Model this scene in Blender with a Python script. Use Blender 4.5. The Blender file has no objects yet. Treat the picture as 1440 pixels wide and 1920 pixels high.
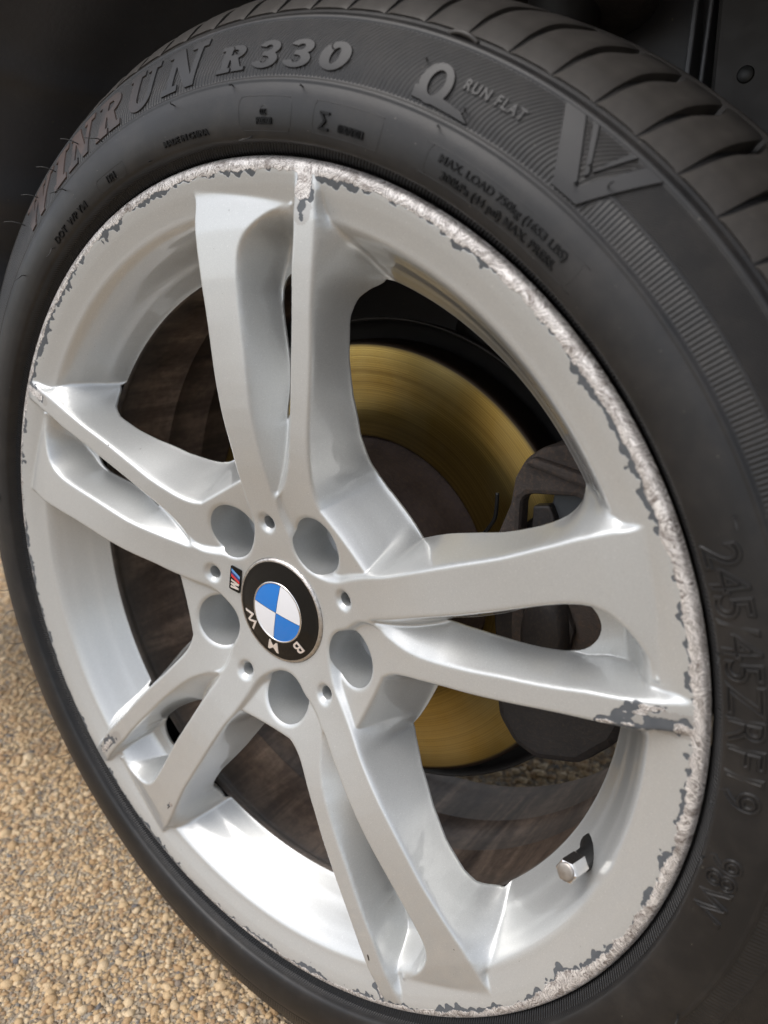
import bpy, math, random
import numpy as np
from mathutils import Matrix, Vector
PI = math.pi
rad = math.radians
random.seed(7)
rng = np.random.default_rng(7)
scene = bpy.context.scene
COL = scene.collection

# ------------------------------------------------------------------ camera, sky, sun, exposure
HUB_Z = 0.340                                   # height of the axle above the ground
cam_data = bpy.data.cameras.new('camera')
cam = bpy.data.objects.new('camera', cam_data)
COL.objects.link(cam)
_M = [(0.81408453, 0.58074639, 0.0), (0.16949332, -0.23759405, -0.9564628), (-0.55546232, 0.77864157, -0.29185427)]
_cr, _cu, _cb = Vector(_M[0]), -Vector(_M[1]), -Vector(_M[2])
cam.matrix_world = Matrix(((_cr.x, _cu.x, _cb.x, 0.30064), (_cr.y, _cu.y, _cb.y, -0.28636),
                           (_cr.z, _cu.z, _cb.z, 0.19545 + HUB_Z), (0, 0, 0, 1)))
cam_data.sensor_fit = 'VERTICAL'
cam_data.sensor_height = 36.0
cam_data.lens = 25.663
cam_data.clip_start = 0.01
cam_data.clip_end = 500
cam_data.dof.use_dof = True
cam_data.dof.focus_distance = 0.43
cam_data.dof.aperture_fstop = 7.5
scene.camera = cam

SUN_EL, SUN_ROT = 60.0, 205.0                    # degrees
world = bpy.data.worlds.new('World')
scene.world = world
world.use_nodes = True
wn = world.node_tree
for n in list(wn.nodes): wn.nodes.remove(n)
sky = wn.nodes.new('ShaderNodeTexSky')
sky.sky_type = 'NISHITA'
sky.sun_disc = False
sky.sun_elevation = rad(SUN_EL)
sky.sun_rotation = rad(SUN_ROT)
sky.air_density = 1.0
sky.dust_density = 3.0
sky.ozone_density = 1.0
hsv = wn.nodes.new('ShaderNodeHueSaturation')
hsv.inputs['Saturation'].default_value = 0.42    # thin overcast: the blue is mostly gone
bg = wn.nodes.new('ShaderNodeBackground')
bg.inputs['Strength'].default_value = 0.15
wo = wn.nodes.new('ShaderNodeOutputWorld')
wn.links.new(sky.outputs[0], hsv.inputs['Color'])
wn.links.new(hsv.outputs[0], bg.inputs['Color'])
wn.links.new(bg.outputs[0], wo.inputs['Surface'])

sun_data = bpy.data.lights.new('sun', 'SUN')
sun_data.energy = 0.60
sun_data.angle = rad(34)
sun_data.color = (1.0, 0.97, 0.93)
sun = bpy.data.objects.new('sun', sun_data)
COL.objects.link(sun)
_sd = Vector((math.sin(rad(SUN_ROT)) * math.cos(rad(SUN_EL)), math.cos(rad(SUN_ROT)) * math.cos(rad(SUN_EL)), math.sin(rad(SUN_EL))))
sun.rotation_euler = _sd.to_track_quat('Z', 'Y').to_euler()
scene.view_settings.view_transform = 'Standard'
scene.view_settings.look = 'None'
scene.view_settings.exposure = 0.76
scene.view_settings.gamma = 1.0

# ------------------------------------------------------------------ node helpers
class Mat:
    def __init__(self, name):
        self.m = bpy.data.materials.new(name)
        self.m.use_nodes = True
        self.nt = self.m.node_tree
        self.nt.nodes.clear()
        self.out = self.nt.nodes.new('ShaderNodeOutputMaterial')
        self.p = self.nt.nodes.new('ShaderNodeBsdfPrincipled')
        self.nt.links.new(self.p.outputs[0], self.out.inputs['Surface'])
    def put(self, sock, v):
        if isinstance(v, bpy.types.NodeSocket): self.nt.links.new(v, sock)
        elif v is not None: sock.default_value = v
    def n(self, typ, props=None, ins=None, out=0):
        nd = self.nt.nodes.new(typ)
        for k, v in (props or {}).items(): setattr(nd, k, v)
        for k, v in (ins or {}).items(): self.put(nd.inputs[k], v)
        return nd.outputs[out]
    def math(self, op, a, b=None, c=None, clamp=False):
        nd = self.nt.nodes.new('ShaderNodeMath'); nd.operation = op; nd.use_clamp = clamp
        for i, v in enumerate((a, b, c)):
            if v is not None: self.put(nd.inputs[i], v)
        return nd.outputs[0]
    def vmath(self, op, a, b=None, out=0):
        nd = self.nt.nodes.new('ShaderNodeVectorMath'); nd.operation = op
        self.put(nd.inputs[0], a)
        if b is not None: self.put(nd.inputs[1], b)
        return nd.outputs[out]
    def mapr(self, v, a, b, c=0.0, d=1.0, smooth=False):
        nd = self.nt.nodes.new('ShaderNodeMapRange'); nd.clamp = True
        if smooth: nd.interpolation_type = 'SMOOTHSTEP'
        for i, x in enumerate((v, a, b, c, d)): self.put(nd.inputs[i], x)
        return nd.outputs[0]
    def mix(self, f, a, b, blend='MIX'):
        nd = self.nt.nodes.new('ShaderNodeMix'); nd.data_type = 'RGBA'; nd.blend_type = blend
        self.put(nd.inputs[0], f)
        for i, v in ((6, a), (7, b)):
            if not isinstance(v, bpy.types.NodeSocket) and len(v) == 3: v = (*v, 1)
            self.put(nd.inputs[i], v)
        return nd.outputs[2]
    def mixf(self, f, a, b):
        nd = self.nt.nodes.new('ShaderNodeMix'); nd.data_type = 'FLOAT'
        self.put(nd.inputs[0], f); self.put(nd.inputs[2], a); self.put(nd.inputs[3], b)
        return nd.outputs[0]
    def ramp(self, f, stops, interp='LINEAR'):
        nd = self.nt.nodes.new('ShaderNodeValToRGB'); cr = nd.color_ramp; cr.interpolation = interp
        while len(cr.elements) < len(stops): cr.elements.new(0.5)
        for e, (p, c) in zip(cr.elements, stops):
            e.position = p; e.color = (*c, 1) if len(c) == 3 else c
        self.put(nd.inputs[0], f)
        return nd.outputs[0]
    def noise(self, vec, scale, detail=3, rough=0.5, out=0, dims='3D', dist=0.0):
        return self.n('ShaderNodeTexNoise', {'noise_dimensions': dims}, {'Vector': vec, 'Scale': scale, 'Detail': detail, 'Roughness': rough, 'Distortion': dist}, out)
    def voro(self, vec, scale, feature='F1', out=0, rnd=1.0):
        return self.n('ShaderNodeTexVoronoi', {'feature': feature}, {'Vector': vec, 'Scale': scale, 'Randomness': rnd}, out)
    def obj(self): return self.n('ShaderNodeTexCoord', out=3)
    def attr(self, name, out=2): return self.n('ShaderNodeAttribute', {'attribute_name': name}, out=out)
    def bump(self, h, dist, strength=1.0, normal=None):
        return self.n('ShaderNodeBump', None, {'Strength': strength, 'Distance': dist, 'Height': h, 'Normal': normal})
    def xyz(self, v):
        nd = self.nt.nodes.new('ShaderNodeSeparateXYZ'); self.put(nd.inputs[0], v)
        return nd.outputs
    def comb(self, x, y, z):
        nd = self.nt.nodes.new('ShaderNodeCombineXYZ')
        for i, v in enumerate((x, y, z)): self.put(nd.inputs[i], v)
        return nd.outputs[0]
    def polar(self):
        s = self.xyz(self.obj())
        r = self.math('SQRT', self.math('ADD', self.math('MULTIPLY', s[0], s[0]), self.math('MULTIPLY', s[2], s[2])))
        a = self.math('ARCTAN2', s[2], s[0])
        return r, a, s[1]
    def set(self, **kw):
        names = {'base': 'Base Color', 'metal': 'Metallic', 'rough': 'Roughness', 'normal': 'Normal', 'coat': 'Coat Weight',
                 'coat_rough': 'Coat Roughness', 'spec': 'Specular IOR Level', 'aniso': 'Anisotropic', 'aniso_rot': 'Anisotropic Rotation',
                 'tangent': 'Tangent', 'sheen': 'Sheen Weight', 'coat_normal': 'Coat Normal', 'ior': 'IOR', 'trans': 'Transmission Weight'}
        for k, v in kw.items():
            if isinstance(v, tuple) and len(v) == 3 and k == 'base': v = (*v, 1)
            self.put(self.p.inputs[names[k]], v)
        return self

# ------------------------------------------------------------------ materials
def wheel_paint():
    M = Mat('silver_wheel_paint')
    co = M.obj()
    rash = M.attr('rash')                                # metres inside the kerb damage
    n1 = M.noise(co, 95, 3, 0.6)
    n2 = M.noise(co, 420, 3, 0.65)
    edge = M.math('ADD', M.math('MULTIPLY', M.math('SUBTRACT', n1, 0.5), 0.0070), M.math('MULTIPLY', M.math('SUBTRACT', n2, 0.5), 0.0030))
    cell = M.voro(M.vmath('ADD', co, M.vmath('SCALE', M.noise(co, 300, 2, out=1), None)), 300, 'F1', rnd=1.0) if False else M.n('ShaderNodeTexVoronoi', {'feature': 'SMOOTH_F1'}, {'Vector': co, 'Scale': 230.0, 'Smoothness': 0.25})
    cellb = M.math('MULTIPLY', M.math('SUBTRACT', 0.40, cell), 0.0052)
    d_bare = M.math('ADD', rash, edge)
    gate = M.mapr(M.noise(co, 38, 2, 0.5), 0.38, 0.60, -0.0006, 0.0036)
    d_prim = M.math('ADD', M.math('ADD', rash, M.math('MULTIPLY', M.math('SUBTRACT', n1, 0.5), 0.0075)), M.math('ADD', cellb, gate))
    bare = M.mapr(d_bare, 0.0, 0.0004)
    psc = M.attr('scrape')
    d_prim = M.math('MAXIMUM', d_prim, M.math('ADD', psc, M.math('ADD', M.math('MULTIPLY', edge, 0.9), cellb)))
    prim = M.mapr(d_prim, 0.0, 0.00015)
    chip = M.mapr(M.math('ADD', M.attr('chip'), M.math('MULTIPLY', M.math('SUBTRACT', n2, 0.5), 0.0008)), 0.0, 0.0002)
    dull = M.mapr(M.math('ADD', M.attr('scrape'), M.math('ADD', 0.0026, M.math('MULTIPLY', edge, 1.2))), 0.0, 0.0003)
    # scraped aluminium : scratches that run across and along the lip
    r, a, y = M.polar()
    wav = M.math('MULTIPLY', M.math('SUBTRACT', M.noise(co, 70, 3), 0.5), 0.13)
    aw = M.math('ADD', a, M.math('ADD', wav, M.math('MULTIPLY', r, 2.2)))
    sc1 = M.noise(M.comb(M.math('MULTIPLY', aw, 420.0), M.math('MULTIPLY', r, 190.0), 0.0), 1.0, 4, 0.7, dist=0.6)
    aw2 = M.math('SUBTRACT', a, M.math('ADD', wav, M.math('MULTIPLY', r, 5.0)))
    sc1b = M.noise(M.comb(M.math('MULTIPLY', aw2, 600.0), M.math('MULTIPLY', r, 150.0), 3.0), 1.0, 3, 0.6)
    sc3 = M.noise(co, 160, 4, 0.7)
    scr = M.math('ADD', M.math('MULTIPLY', sc1, 0.70), M.math('MULTIPLY', sc1b, 0.30))
    bare_col = M.mix(M.mapr(scr, 0.42, 0.55), (0.18, 0.15, 0.135), (0.90, 0.865, 0.83))
    bare_col = M.mix(M.mapr(M.noise(co, 85, 4, 0.65), 0.54, 0.66, 0.0, 0.6), bare_col, (0.16, 0.125, 0.105))
    prim_col = M.mix(M.noise(co, 260, 3), (0.060, 0.068, 0.078), (0.11, 0.117, 0.125))
    # silver base with flakes
    fl = M.voro(co, 2600, 'F1', out=1)
    flf = M.xyz(fl)
    sparkle = M.mapr(flf[0], 0.985, 1.0)
    dust = M.mapr(M.noise(co, 2300, 2, 0.6), 0.70, 0.76)
    tone = M.noise(co, 9, 3)
    base = M.mix(tone, (0.535, 0.545, 0.535), (0.565, 0.575, 0.565))
    base = M.mix(M.math('MULTIPLY', flf[1], 0.22), base, (0.30, 0.30, 0.31))
    base = M.mix(M.math('MULTIPLY', sparkle, 0.35), base, (0.9, 0.9, 0.9))
    brown = M.mapr(M.noise(co, 700, 2, 0.5), 0.775, 0.80)
    base = M.mix(M.math('MULTIPLY', brown, 0.7), base, (0.07, 0.055, 0.045))
    # fine rail of brake dust : speckles on the upward faces
    geo = M.n('ShaderNodeNewGeometry', out=1)
    up = M.mapr(M.xyz(geo)[2], 0.2, 0.9)
    base = M.mix(M.math('MULTIPLY', M.math('MULTIPLY', dust, up), 0.5), base, (0.75, 0.72, 0.66))
    base = M.mix(M.math('MULTIPLY', dull, 0.55), base, (0.36, 0.34, 0.32))
    base = M.mix(chip, base, (0.05, 0.045, 0.04))
    col = M.mix(prim, base, prim_col)
    col = M.mix(bare, col, bare_col)
    notp = M.math('SUBTRACT', 1.0, M.math('MAXIMUM', bare, M.math('MAXIMUM', prim, M.math('MAXIMUM', chip, dull))))
    metal = M.mixf(bare, M.mixf(prim, 0.50, 0.0), 0.55)
    rough = M.mixf(bare, M.mixf(prim, 0.40, 0.5), 0.52)
    paint_step = M.math('MULTIPLY', M.math('SUBTRACT', 1.0, M.mapr(d_prim, -0.0002, 0.0003)), 0.00012)
    gouge = M.math('MULTIPLY', bare, M.math('MULTIPLY', scr, 0.00030))
    flb = M.math('MULTIPLY', flf[2], 0.0)
    h = M.math('ADD', M.math('ADD', paint_step, gouge), M.math('MULTIPLY', M.noise(co, 650, 2), 0.000012))
    nb = M.bump(h, 1.0, 1.0)
    M.set(base=col, metal=metal, rough=rough, coat=M.math('MULTIPLY', notp, 1.0), coat_rough=0.04, normal=nb)
    return M.m

def rubber(name, kind):
    M = Mat(name)
    co = M.obj()
    r, a, y = M.polar()
    tone = M.noise(co, 14, 4, 0.6)
    fine = M.noise(co, 1500, 2, 0.6)
    base = M.mix(tone, (0.0075, 0.0072, 0.0073), (0.0125, 0.0118, 0.0118))
    dustc = M.mapr(M.noise(co, 45, 5, 0.7), 0.45, 0.8)
    base = M.mix(M.math('MULTIPLY', dustc, 0.34), base, (0.055, 0.047, 0.040))
    speck = M.mapr(M.noise(co, 900, 1, 0.5), 0.79, 0.82)
    base = M.mix(M.math('MULTIPLY', speck, 0.55), base, (0.30, 0.27, 0.22))
    h = M.math('MULTIPLY', fine, 0.00004)
    if kind == 'side':
        deg = M.math('MULTIPLY', a, 180.0 / PI)
        # radial ribs in the lettering band, split by the chevron into two patterns
        rq = M.math('SUBTRACT', r, 0.2925)
        wob = M.math('MULTIPLY', M.math('MULTIPLY', rq, rq), 95.0)
        ribA = M.math('SINE', M.math('MULTIPLY', M.math('ADD', a, wob), 820.0))
        ribB = M.math('SINE', M.math('MULTIPLY', a, 900.0))
        ribC = M.math('SINE', M.math('MULTIPLY', M.math('ADD', a, M.math('MULTIPLY', r, 5.0)), 1250.0))
        band = M.math('MULTIPLY', M.mapr(r, 0.2925, 0.2932), M.mapr(r, 0.3165, 0.3172, 1.0, 0.0))
        low = M.mapr(deg, 49.0, 49.2, 1.0, 0.0)
        low = M.math('MULTIPLY', low, M.mapr(deg, -60.0, -59.0))
        outer = M.mapr(r, 0.3032, 0.3034)
        rib = M.mixf(low, ribA, M.mixf(outer, ribB, ribC))
        line = M.math('MULTIPLY', low, M.math('MULTIPLY', M.mapr(r, 0.3022, 0.3028), M.mapr(r, 0.3034, 0.304, 1.0, 0.0)))
        rib = M.mixf(line, rib, 2.0)
        h = M.math('ADD', h, M.math('MULTIPLY', M.math('MULTIPLY', rib, band), M.mixf(low, 0.00021, 0.00011)))
        # serrated bead ring
        bead = M.math('MULTIPLY', M.mapr(r, 0.2600, 0.2604), M.mapr(r, 0.2648, 0.2652, 1.0, 0.0))
        ser = M.math('SINE', M.math('MULTIPLY', M.math('ADD', a, M.math('MULTIPLY', r, 2.0)), 880.0))
        h = M.math('ADD', h, M.math('MULTIPLY', M.math('MULTIPLY', ser, bead), 0.00034))
        base = M.mix(M.math('MULTIPLY', bead, 0.9), base, (0.0045, 0.0045, 0.005))  # shade of the gap between rim and tyre, darkened into the colour
    if kind == 'tread':
        base = M.mix(M.mapr(M.noise(co, 30, 5, 0.7), 0.30, 0.7, 0.35, 0.95), base, (0.062, 0.055, 0.048))
    if kind == 'letter':
        br = M.math('MULTIPLY', M.mapr(M.math('MULTIPLY', a, 180.0 / PI), 100.0, 112.0), M.mapr(M.noise(co, 60, 3), 0.3, 0.5))
        base = M.mix(1.0, base, M.mix(tone, (0.0085, 0.008, 0.008), (0.012, 0.011, 0.011)))
        base = M.mix(M.math('MULTIPLY', br, 0.6), base, (0.085, 0.052, 0.040))
    M.set(base=base, rough=M.mapr(tone, 0.3, 0.7, 0.40, 0.52), spec=0.42, normal=M.bump(h, 1.0, 1.0))
    return M.m

def simple(name, col, rough=0.5, metal=0.0, coat=0.0, var=0.15, scale=30, bump=0.0, bscale=400, spec=0.5):
    M = Mat(name)
    co = M.obj()
    n = M.noise(co, scale, 4, 0.6)
    dark = tuple(c * (1 - var) for c in col); lite = tuple(min(1, c * (1 + var)) for c in col)
    kw = dict(base=M.mix(n, dark, lite), rough=M.mapr(n, 0.3, 0.7, rough * 0.88, min(1, rough * 1.12)), metal=metal, coat=coat, spec=spec)
    if bump: kw['normal'] = M.bump(M.noise(co, bscale, 3, 0.65), bump, 1.0)
    return M.set(**kw).m

def disc_metal():
    M = Mat('worn_brake_disc_metal')
    r, a, y = M.polar()
    g1 = M.noise(M.comb(M.math('MULTIPLY', r, 1500.0), M.math('MULTIPLY', a, 0.12), 0.0), 1.0, 3, 0.6)
    g2 = M.noise(M.comb(M.math('MULTIPLY', r, 110.0), M.math('MULTIPLY', a, 0.4), 2.0), 1.0, 3, 0.6)
    cl = M.noise(M.obj(), 18, 3)
    col = M.mix(g2, (0.36, 0.24, 0.06), (0.56, 0.40, 0.12))
    col = M.mix(M.mapr(g1, 0.38, 0.58, 0.65, 0.0), col, (0.17, 0.11, 0.035))
    col = M.mix(M.mapr(cl, 0.45, 0.7, 0.0, 0.35), col, (0.50, 0.44, 0.24))
    rim = M.mapr(r, 0.1585, 0.1605)
    col = M.mix(rim, col, (0.10, 0.075, 0.055))
    tan = M.n('ShaderNodeTangent', {'direction_type': 'RADIAL', 'axis': 'Y'})
    M.set(base=col, metal=0.95, rough=M.mixf(rim, 0.28, 0.7), aniso=0.75, tangent=tan, normal=M.bump(g1, 0.00010, 1.0))
    return M.m

def rusty(name, c1, c2, c3, bump=0.0006, rough=0.8):
    M = Mat(name)
    co = M.obj()
    a = M.noise(co, 55, 5, 0.7); b = M.noise(co, 420, 4, 0.7)
    col = M.mix(M.mapr(a, 0.35, 0.65), c1, c2)
    col = M.mix(M.mapr(b, 0.5, 0.7, 0.0, 0.8), col, c3)
    M.set(base=col, rough=rough, metal=0.1, normal=M.bump(M.math('ADD', a, M.math('MULTIPLY', b, 0.6)), bump, 1.0))
    return M.m

def barrel_dirt_and_reflection():
    M = Mat('inner_barrel_dust_and_reflection')
    r, a, y = M.polar()
    s1 = M.noise(M.comb(M.math('MULTIPLY', a, 9.0), M.math('MULTIPLY', y, 7.0), 0.0), 1.0, 5, 0.6, dist=0.6)
    s2 = M.noise(M.comb(M.math('MULTIPLY', a, 40.0), M.math('MULTIPLY', y, 160.0), 0.0), 1.0, 3, 0.6)
    col = M.ramp(M.math('ADD', M.math('MULTIPLY', s1, 0.8), M.math('MULTIPLY', s2, 0.2)), [(0.32, (0.045, 0.033, 0.027)), (0.5, (0.15, 0.108, 0.084)), (0.66, (0.36, 0.265, 0.20))])
    col = M.mix(M.mapr(y, 0.055, 0.085, 0.65, 0.0), col, (0.10, 0.098, 0.095))  # greyer towards the front edge: a reflection painted over the brown dust
    M.set(base=col, rough=0.55, metal=0.25, normal=M.bump(s2, 0.0003, 1.0))
    return M.m

def pebbles():
    M = Mat('aggregate_stones')
    t = M.attr('tone'); u = M.attr('tint')
    co = M.obj()
    col = M.ramp(t, [(0.0, (0.33, 0.205, 0.105)), (0.18, (0.45, 0.295, 0.15)), (0.38, (0.54, 0.375, 0.20)), (0.6, (0.62, 0.45, 0.26)), (0.8, (0.68, 0.53, 0.34)), (0.93, (0.42, 0.26, 0.12)), (0.985, (0.17, 0.16, 0.15)), (1.0, (0.11, 0.115, 0.125))], 'LINEAR')
    col = M.mix(M.mapr(M.noise(co, 650, 4, 0.65), 0.35, 0.75, 0.0, 0.45), col, (0.22, 0.155, 0.095))
    M.set(base=col, rough=0.72, normal=M.bump(M.noise(co, 900, 3, 0.6), 0.0006, 1.0))
    return M.m

def ground_mat():
    M = Mat('exposed_aggregate_ground')
    co = M.obj()
    wc = M.vmath('ADD', co, M.vmath('MULTIPLY', M.noise(co, 260, 2, out=1), (0.0035, 0.0035, 0.0035)))
    cc = M.voro(wc, 200, 'F1', out=1)
    cd = M.voro(wc, 200, 'DISTANCE_TO_EDGE', out=0)
    col = M.ramp(M.xyz(cc)[0], [(0.0, (0.24, 0.18, 0.12)), (0.35, (0.36, 0.29, 0.205)), (0.7, (0.43, 0.36, 0.265)), (0.95, (0.48, 0.42, 0.33)), (1.0, (0.18, 0.18, 0.17))])
    col = M.mix(M.mapr(cd, 0.0, 0.16, 0.5, 0.0), col, (0.22, 0.155, 0.10))
    col = M.mix(M.mapr(M.noise(co, 1.3, 4), 0.4, 0.7, 0.0, 0.35), col, (0.30, 0.22, 0.14))
    M.set(base=col, rough=0.85, normal=M.bump(M.mapr(cd, 0.0, 0.30, smooth=True), 0.0022, 1.0))
    return M.m

def liner_mat():
    M = Mat('black_liner_plastic')
    co = M.obj()
    n = M.noise(co, 6, 4, 0.6); f = M.noise(co, 300, 3, 0.6)
    col = M.mix(n, (0.075, 0.078, 0.088), (0.105, 0.108, 0.118))
    sp = M.mapr(M.noise(co, 420, 1, 0.4), 0.775, 0.80)
    col = M.mix(M.math('MULTIPLY', sp, 0.7), col, (0.24, 0.21, 0.15))
    col = M.mix(M.mapr(M.noise(co, 22, 5, 0.7), 0.5, 0.85, 0.0, 0.35), col, (0.05, 0.047, 0.043))
    M.set(base=col, rough=M.mapr(n, 0.3, 0.7, 0.34, 0.48), normal=M.bump(f, 0.0002, 1.0))
    return M.m

PAINT = wheel_paint()
RUB_SIDE = rubber('tyre_sidewall_rubber', 'side')
RUB_LET = rubber('raised_letter_rubber', 'letter')
RUB_TREAD = rubber('tread_rubber', 'tread')
RUB_SMALL = simple('darkened_lettering_rubber', (0.0025, 0.0024, 0.0025), 0.55, var=0.1, spec=0.24)  # small letters coloured darker in place of the shading on their relief
DISC = disc_metal()
HAT = rusty('oxidised_disc_hat', (0.045, 0.030, 0.026), (0.075, 0.052, 0.045), (0.10, 0.065, 0.04))
BRACKET = rusty('rusty_cast_iron', (0.042, 0.034, 0.030), (0.066, 0.052, 0.045), (0.11, 0.072, 0.048), 0.0008)
CALIPER = rusty('dark_caliper_casting', (0.016, 0.014, 0.014), (0.030, 0.025, 0.023), (0.05, 0.035, 0.025), 0.0005, 0.6)
PADGREY = simple('grey_pad_backing', (0.085, 0.09, 0.095), 0.55, 0.3, var=0.2, scale=120)
BARREL = barrel_dirt_and_reflection()
BLACKGLOSS = simple('black_gloss_enamel', (0.004, 0.004, 0.004), 0.07, var=0.1, spec=0.42)
BLUE = simple('blue_enamel', (0.0, 0.165, 0.56), 0.22, coat=1.0, var=0.03)
WHITE = simple('white_enamel', (0.72, 0.72, 0.74), 0.25, coat=1.0, var=0.03)
CHROME = simple('chrome', (0.78, 0.76, 0.74), 0.13, 1.0, var=0.05)
LETTERSILVER = simple('satin_silver_letter', (0.86, 0.78, 0.72), 0.35, 0.5, var=0.05)
PITTED = simple('pitted_chrome_edge', (0.55, 0.52, 0.49), 0.30, 1.0, var=0.45, scale=420, bump=0.0006, bscale=700)
HOLEPAINT = simple('silver_paint_in_holes', (0.42, 0.43, 0.44), 0.42, 0.55, var=0.08, scale=60)
BLACKRUB = simple('black_valve_rubber', (0.012, 0.012, 0.012), 0.45, var=0.2)
LBLUE = simple('light_blue_stripe', (0.12, 0.33, 0.68), 0.25, coat=1.0, var=0.03)
NAVY = simple('navy_stripe', (0.03, 0.035, 0.17), 0.25, coat=1.0, var=0.03)
RED = simple('red_stripe', (0.62, 0.03, 0.035), 0.25, coat=1.0, var=0.03)
PEBBLE = pebbles()
GROUND = ground_mat()
LINER = liner_mat()
CARPAINT = simple('dark_grey_car_paint', (0.03, 0.032, 0.035), 0.35, 0.3, coat=1.0, var=0.05)
STEEL = simple('dull_dark_steel', (0.05, 0.047, 0.045), 0.55, 0.6, var=0.3, scale=80)

# ------------------------------------------------------------------ object helpers
def tag(o, label=None, cat=None, group=None, kind=None):
    for k, v in (('label', label), ('category', cat), ('group', group), ('kind', kind)):
        if v: o[k] = v
    return o
def empty(name, loc, label, cat):
    o = bpy.data.objects.new(name, None); COL.objects.link(o)
    o.location = loc; o.empty_display_size = 0.05
    return tag(o, label, cat)
def link(name, me, parent=None):
    o = bpy.data.objects.new(name, me); COL.objects.link(o)
    if parent: o.parent = parent
    return o
def mesh_from(name, V, F, mat, smooth=True, normals=None, attrs=None):
    """V (n,3) array, F list/array of quads (k,4) or tuple (quads, tris)."""
    me = bpy.data.meshes.new(name)
    V = np.asarray(V, dtype=np.float32)
    groups = F if isinstance(F, tuple) else (F,)
    loops, starts, tot = [], [], []
    s = 0
    for G in groups:
        G = np.asarray(G, dtype=np.int32)
        if len(G) == 0: continue
        k = G.shape[1]
        loops.append(G.ravel()); starts.append(s + np.arange(len(G)) * k); tot.append(np.full(len(G), k)); s += G.size
    loops = np.concatenate(loops); starts = np.concatenate(starts)
    me.vertices.add(len(V)); me.vertices.foreach_set('co', V.ravel())
    me.loops.add(len(loops)); me.loops.foreach_set('vertex_index', loops.astype(np.int32))
    me.polygons.add(len(starts)); me.polygons.foreach_set('loop_start', starts.astype(np.int32))
    me.update(calc_edges=True)
    me.validate(verbose=False)
    if smooth: me.polygons.foreach_set('use_smooth', np.ones(len(me.polygons), dtype=bool))
    else: me.polygons.foreach_set('use_smooth', np.zeros(len(me.polygons), dtype=bool))
    for k, v in (attrs or {}).items():
        a = me.attributes.new(k, 'FLOAT', 'POINT'); a.data.foreach_set('value', np.asarray(v, dtype=np.float32))
    if normals is not None and len(me.vertices) == len(normals):
        me.normals_split_custom_set_from_vertices(np.asarray(normals, dtype=np.float32).tolist())
    me.materials.append(mat)
    return me
def mesh_obj(name, V, F, mat, parent=None, **kw): return link(name, mesh_from(name, V, F, mat, **kw), parent)

def catmull(P, sub=6):
    P = np.asarray(P, float); out = []
    for i in range(len(P) - 1):
        p0, p1, p2, p3 = P[max(i - 1, 0)], P[i], P[i + 1], P[min(i + 2, len(P) - 1)]
        for k in range(sub):
            t = k / sub
            out.append(0.5 * ((2 * p1) + (p2 - p0) * t + (2 * p0 - 5 * p1 + 4 * p2 - p3) * t * t + (3 * p1 - p0 - 3 * p2 + p3) * t ** 3))
    out.append(P[-1]); return np.array(out)

def lathe(name, prof, mat, parent=None, seg=360, a0=0.0, a1=360.0, disp=None, closed_prof=False, smooth=True):
    """prof: (r, y) pairs revolved about the Y axis."""
    prof = np.asarray(prof, float)
    full = abs(a1 - a0 - 360) < 1e-6
    na = seg if full else seg + 1
    A = np.radians(a0 + (a1 - a0) * np.arange(na) / seg)
    r, y = prof[:, 0][:, None], prof[:, 1][:, None]
    X = r * np.cos(A); Z = r * np.sin(A); Y = y + 0 * A
    V = np.stack([X, Y, Z], -1)
    if disp is not None: V = disp(V, prof, A)
    n, m = len(prof), na
    i = np.arange(n if closed_prof else n - 1); j = np.arange(m if full else m - 1)
    I, J = np.meshgrid(i, j, indexing='ij')
    I2 = (I + 1) % n; J2 = (J + 1) % m
    F = np.stack([I * m + J, I2 * m + J, I2 * m + J2, I * m + J2], -1).reshape(-1, 4)
    return mesh_obj(name, V.reshape(-1, 3), F, mat, parent, smooth=smooth)

def prism(name, poly, y0, y1, mat, parent=None, bevel=0.0, hole=None):
    """polygon in (x, z) extruded along y with optional bevelled edges (bmesh)."""
    import bmesh
    bm = bmesh.new()
    def ring(pts, y): return [bm.verts.new((p[0], y, p[1])) for p in pts]
    f0 = ring(poly, y0); f1 = ring(poly, y1)
    n = len(poly)
    for i in range(n): bm.faces.new((f0[i], f0[(i + 1) % n], f1[(i + 1) % n], f1[i]))
    if hole:
        h0 = ring(hole, y0); h1 = ring(hole, y1); k = len(hole)
        for i in range(k): bm.faces.new((h0[i], h1[i], h1[(i + 1) % k], h0[(i + 1) % k]))
        for outer, inner in ((f0, h0), (f1, h1)):
            es = []
            for L in (outer, inner):
                for i in range(len(L)):
                    e = bm.edges.get((L[i], L[(i + 1) % len(L)]))
                    if e: es.append(e)
            bmesh.ops.triangle_fill(bm, use_beauty=True, edges=es)
    else:
        bm.faces.new(f0); bm.faces.new(f1)
    bmesh.ops.recalc_face_normals(bm, faces=bm.faces)
    if bevel:
        es = [e for e in bm.edges if len(e.link_faces) == 2 and e.calc_face_angle(0) > 0.35]
        bmesh.ops.bevel(bm, geom=es, offset=bevel, segments=2, affect='EDGES', profile=0.5)
    me = bpy.data.meshes.new(name); bm.to_mesh(me); bm.free()
    for p in me.polygons: p.use_smooth = False
    me.materials.append(mat)
    return link(name, me, parent)

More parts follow.
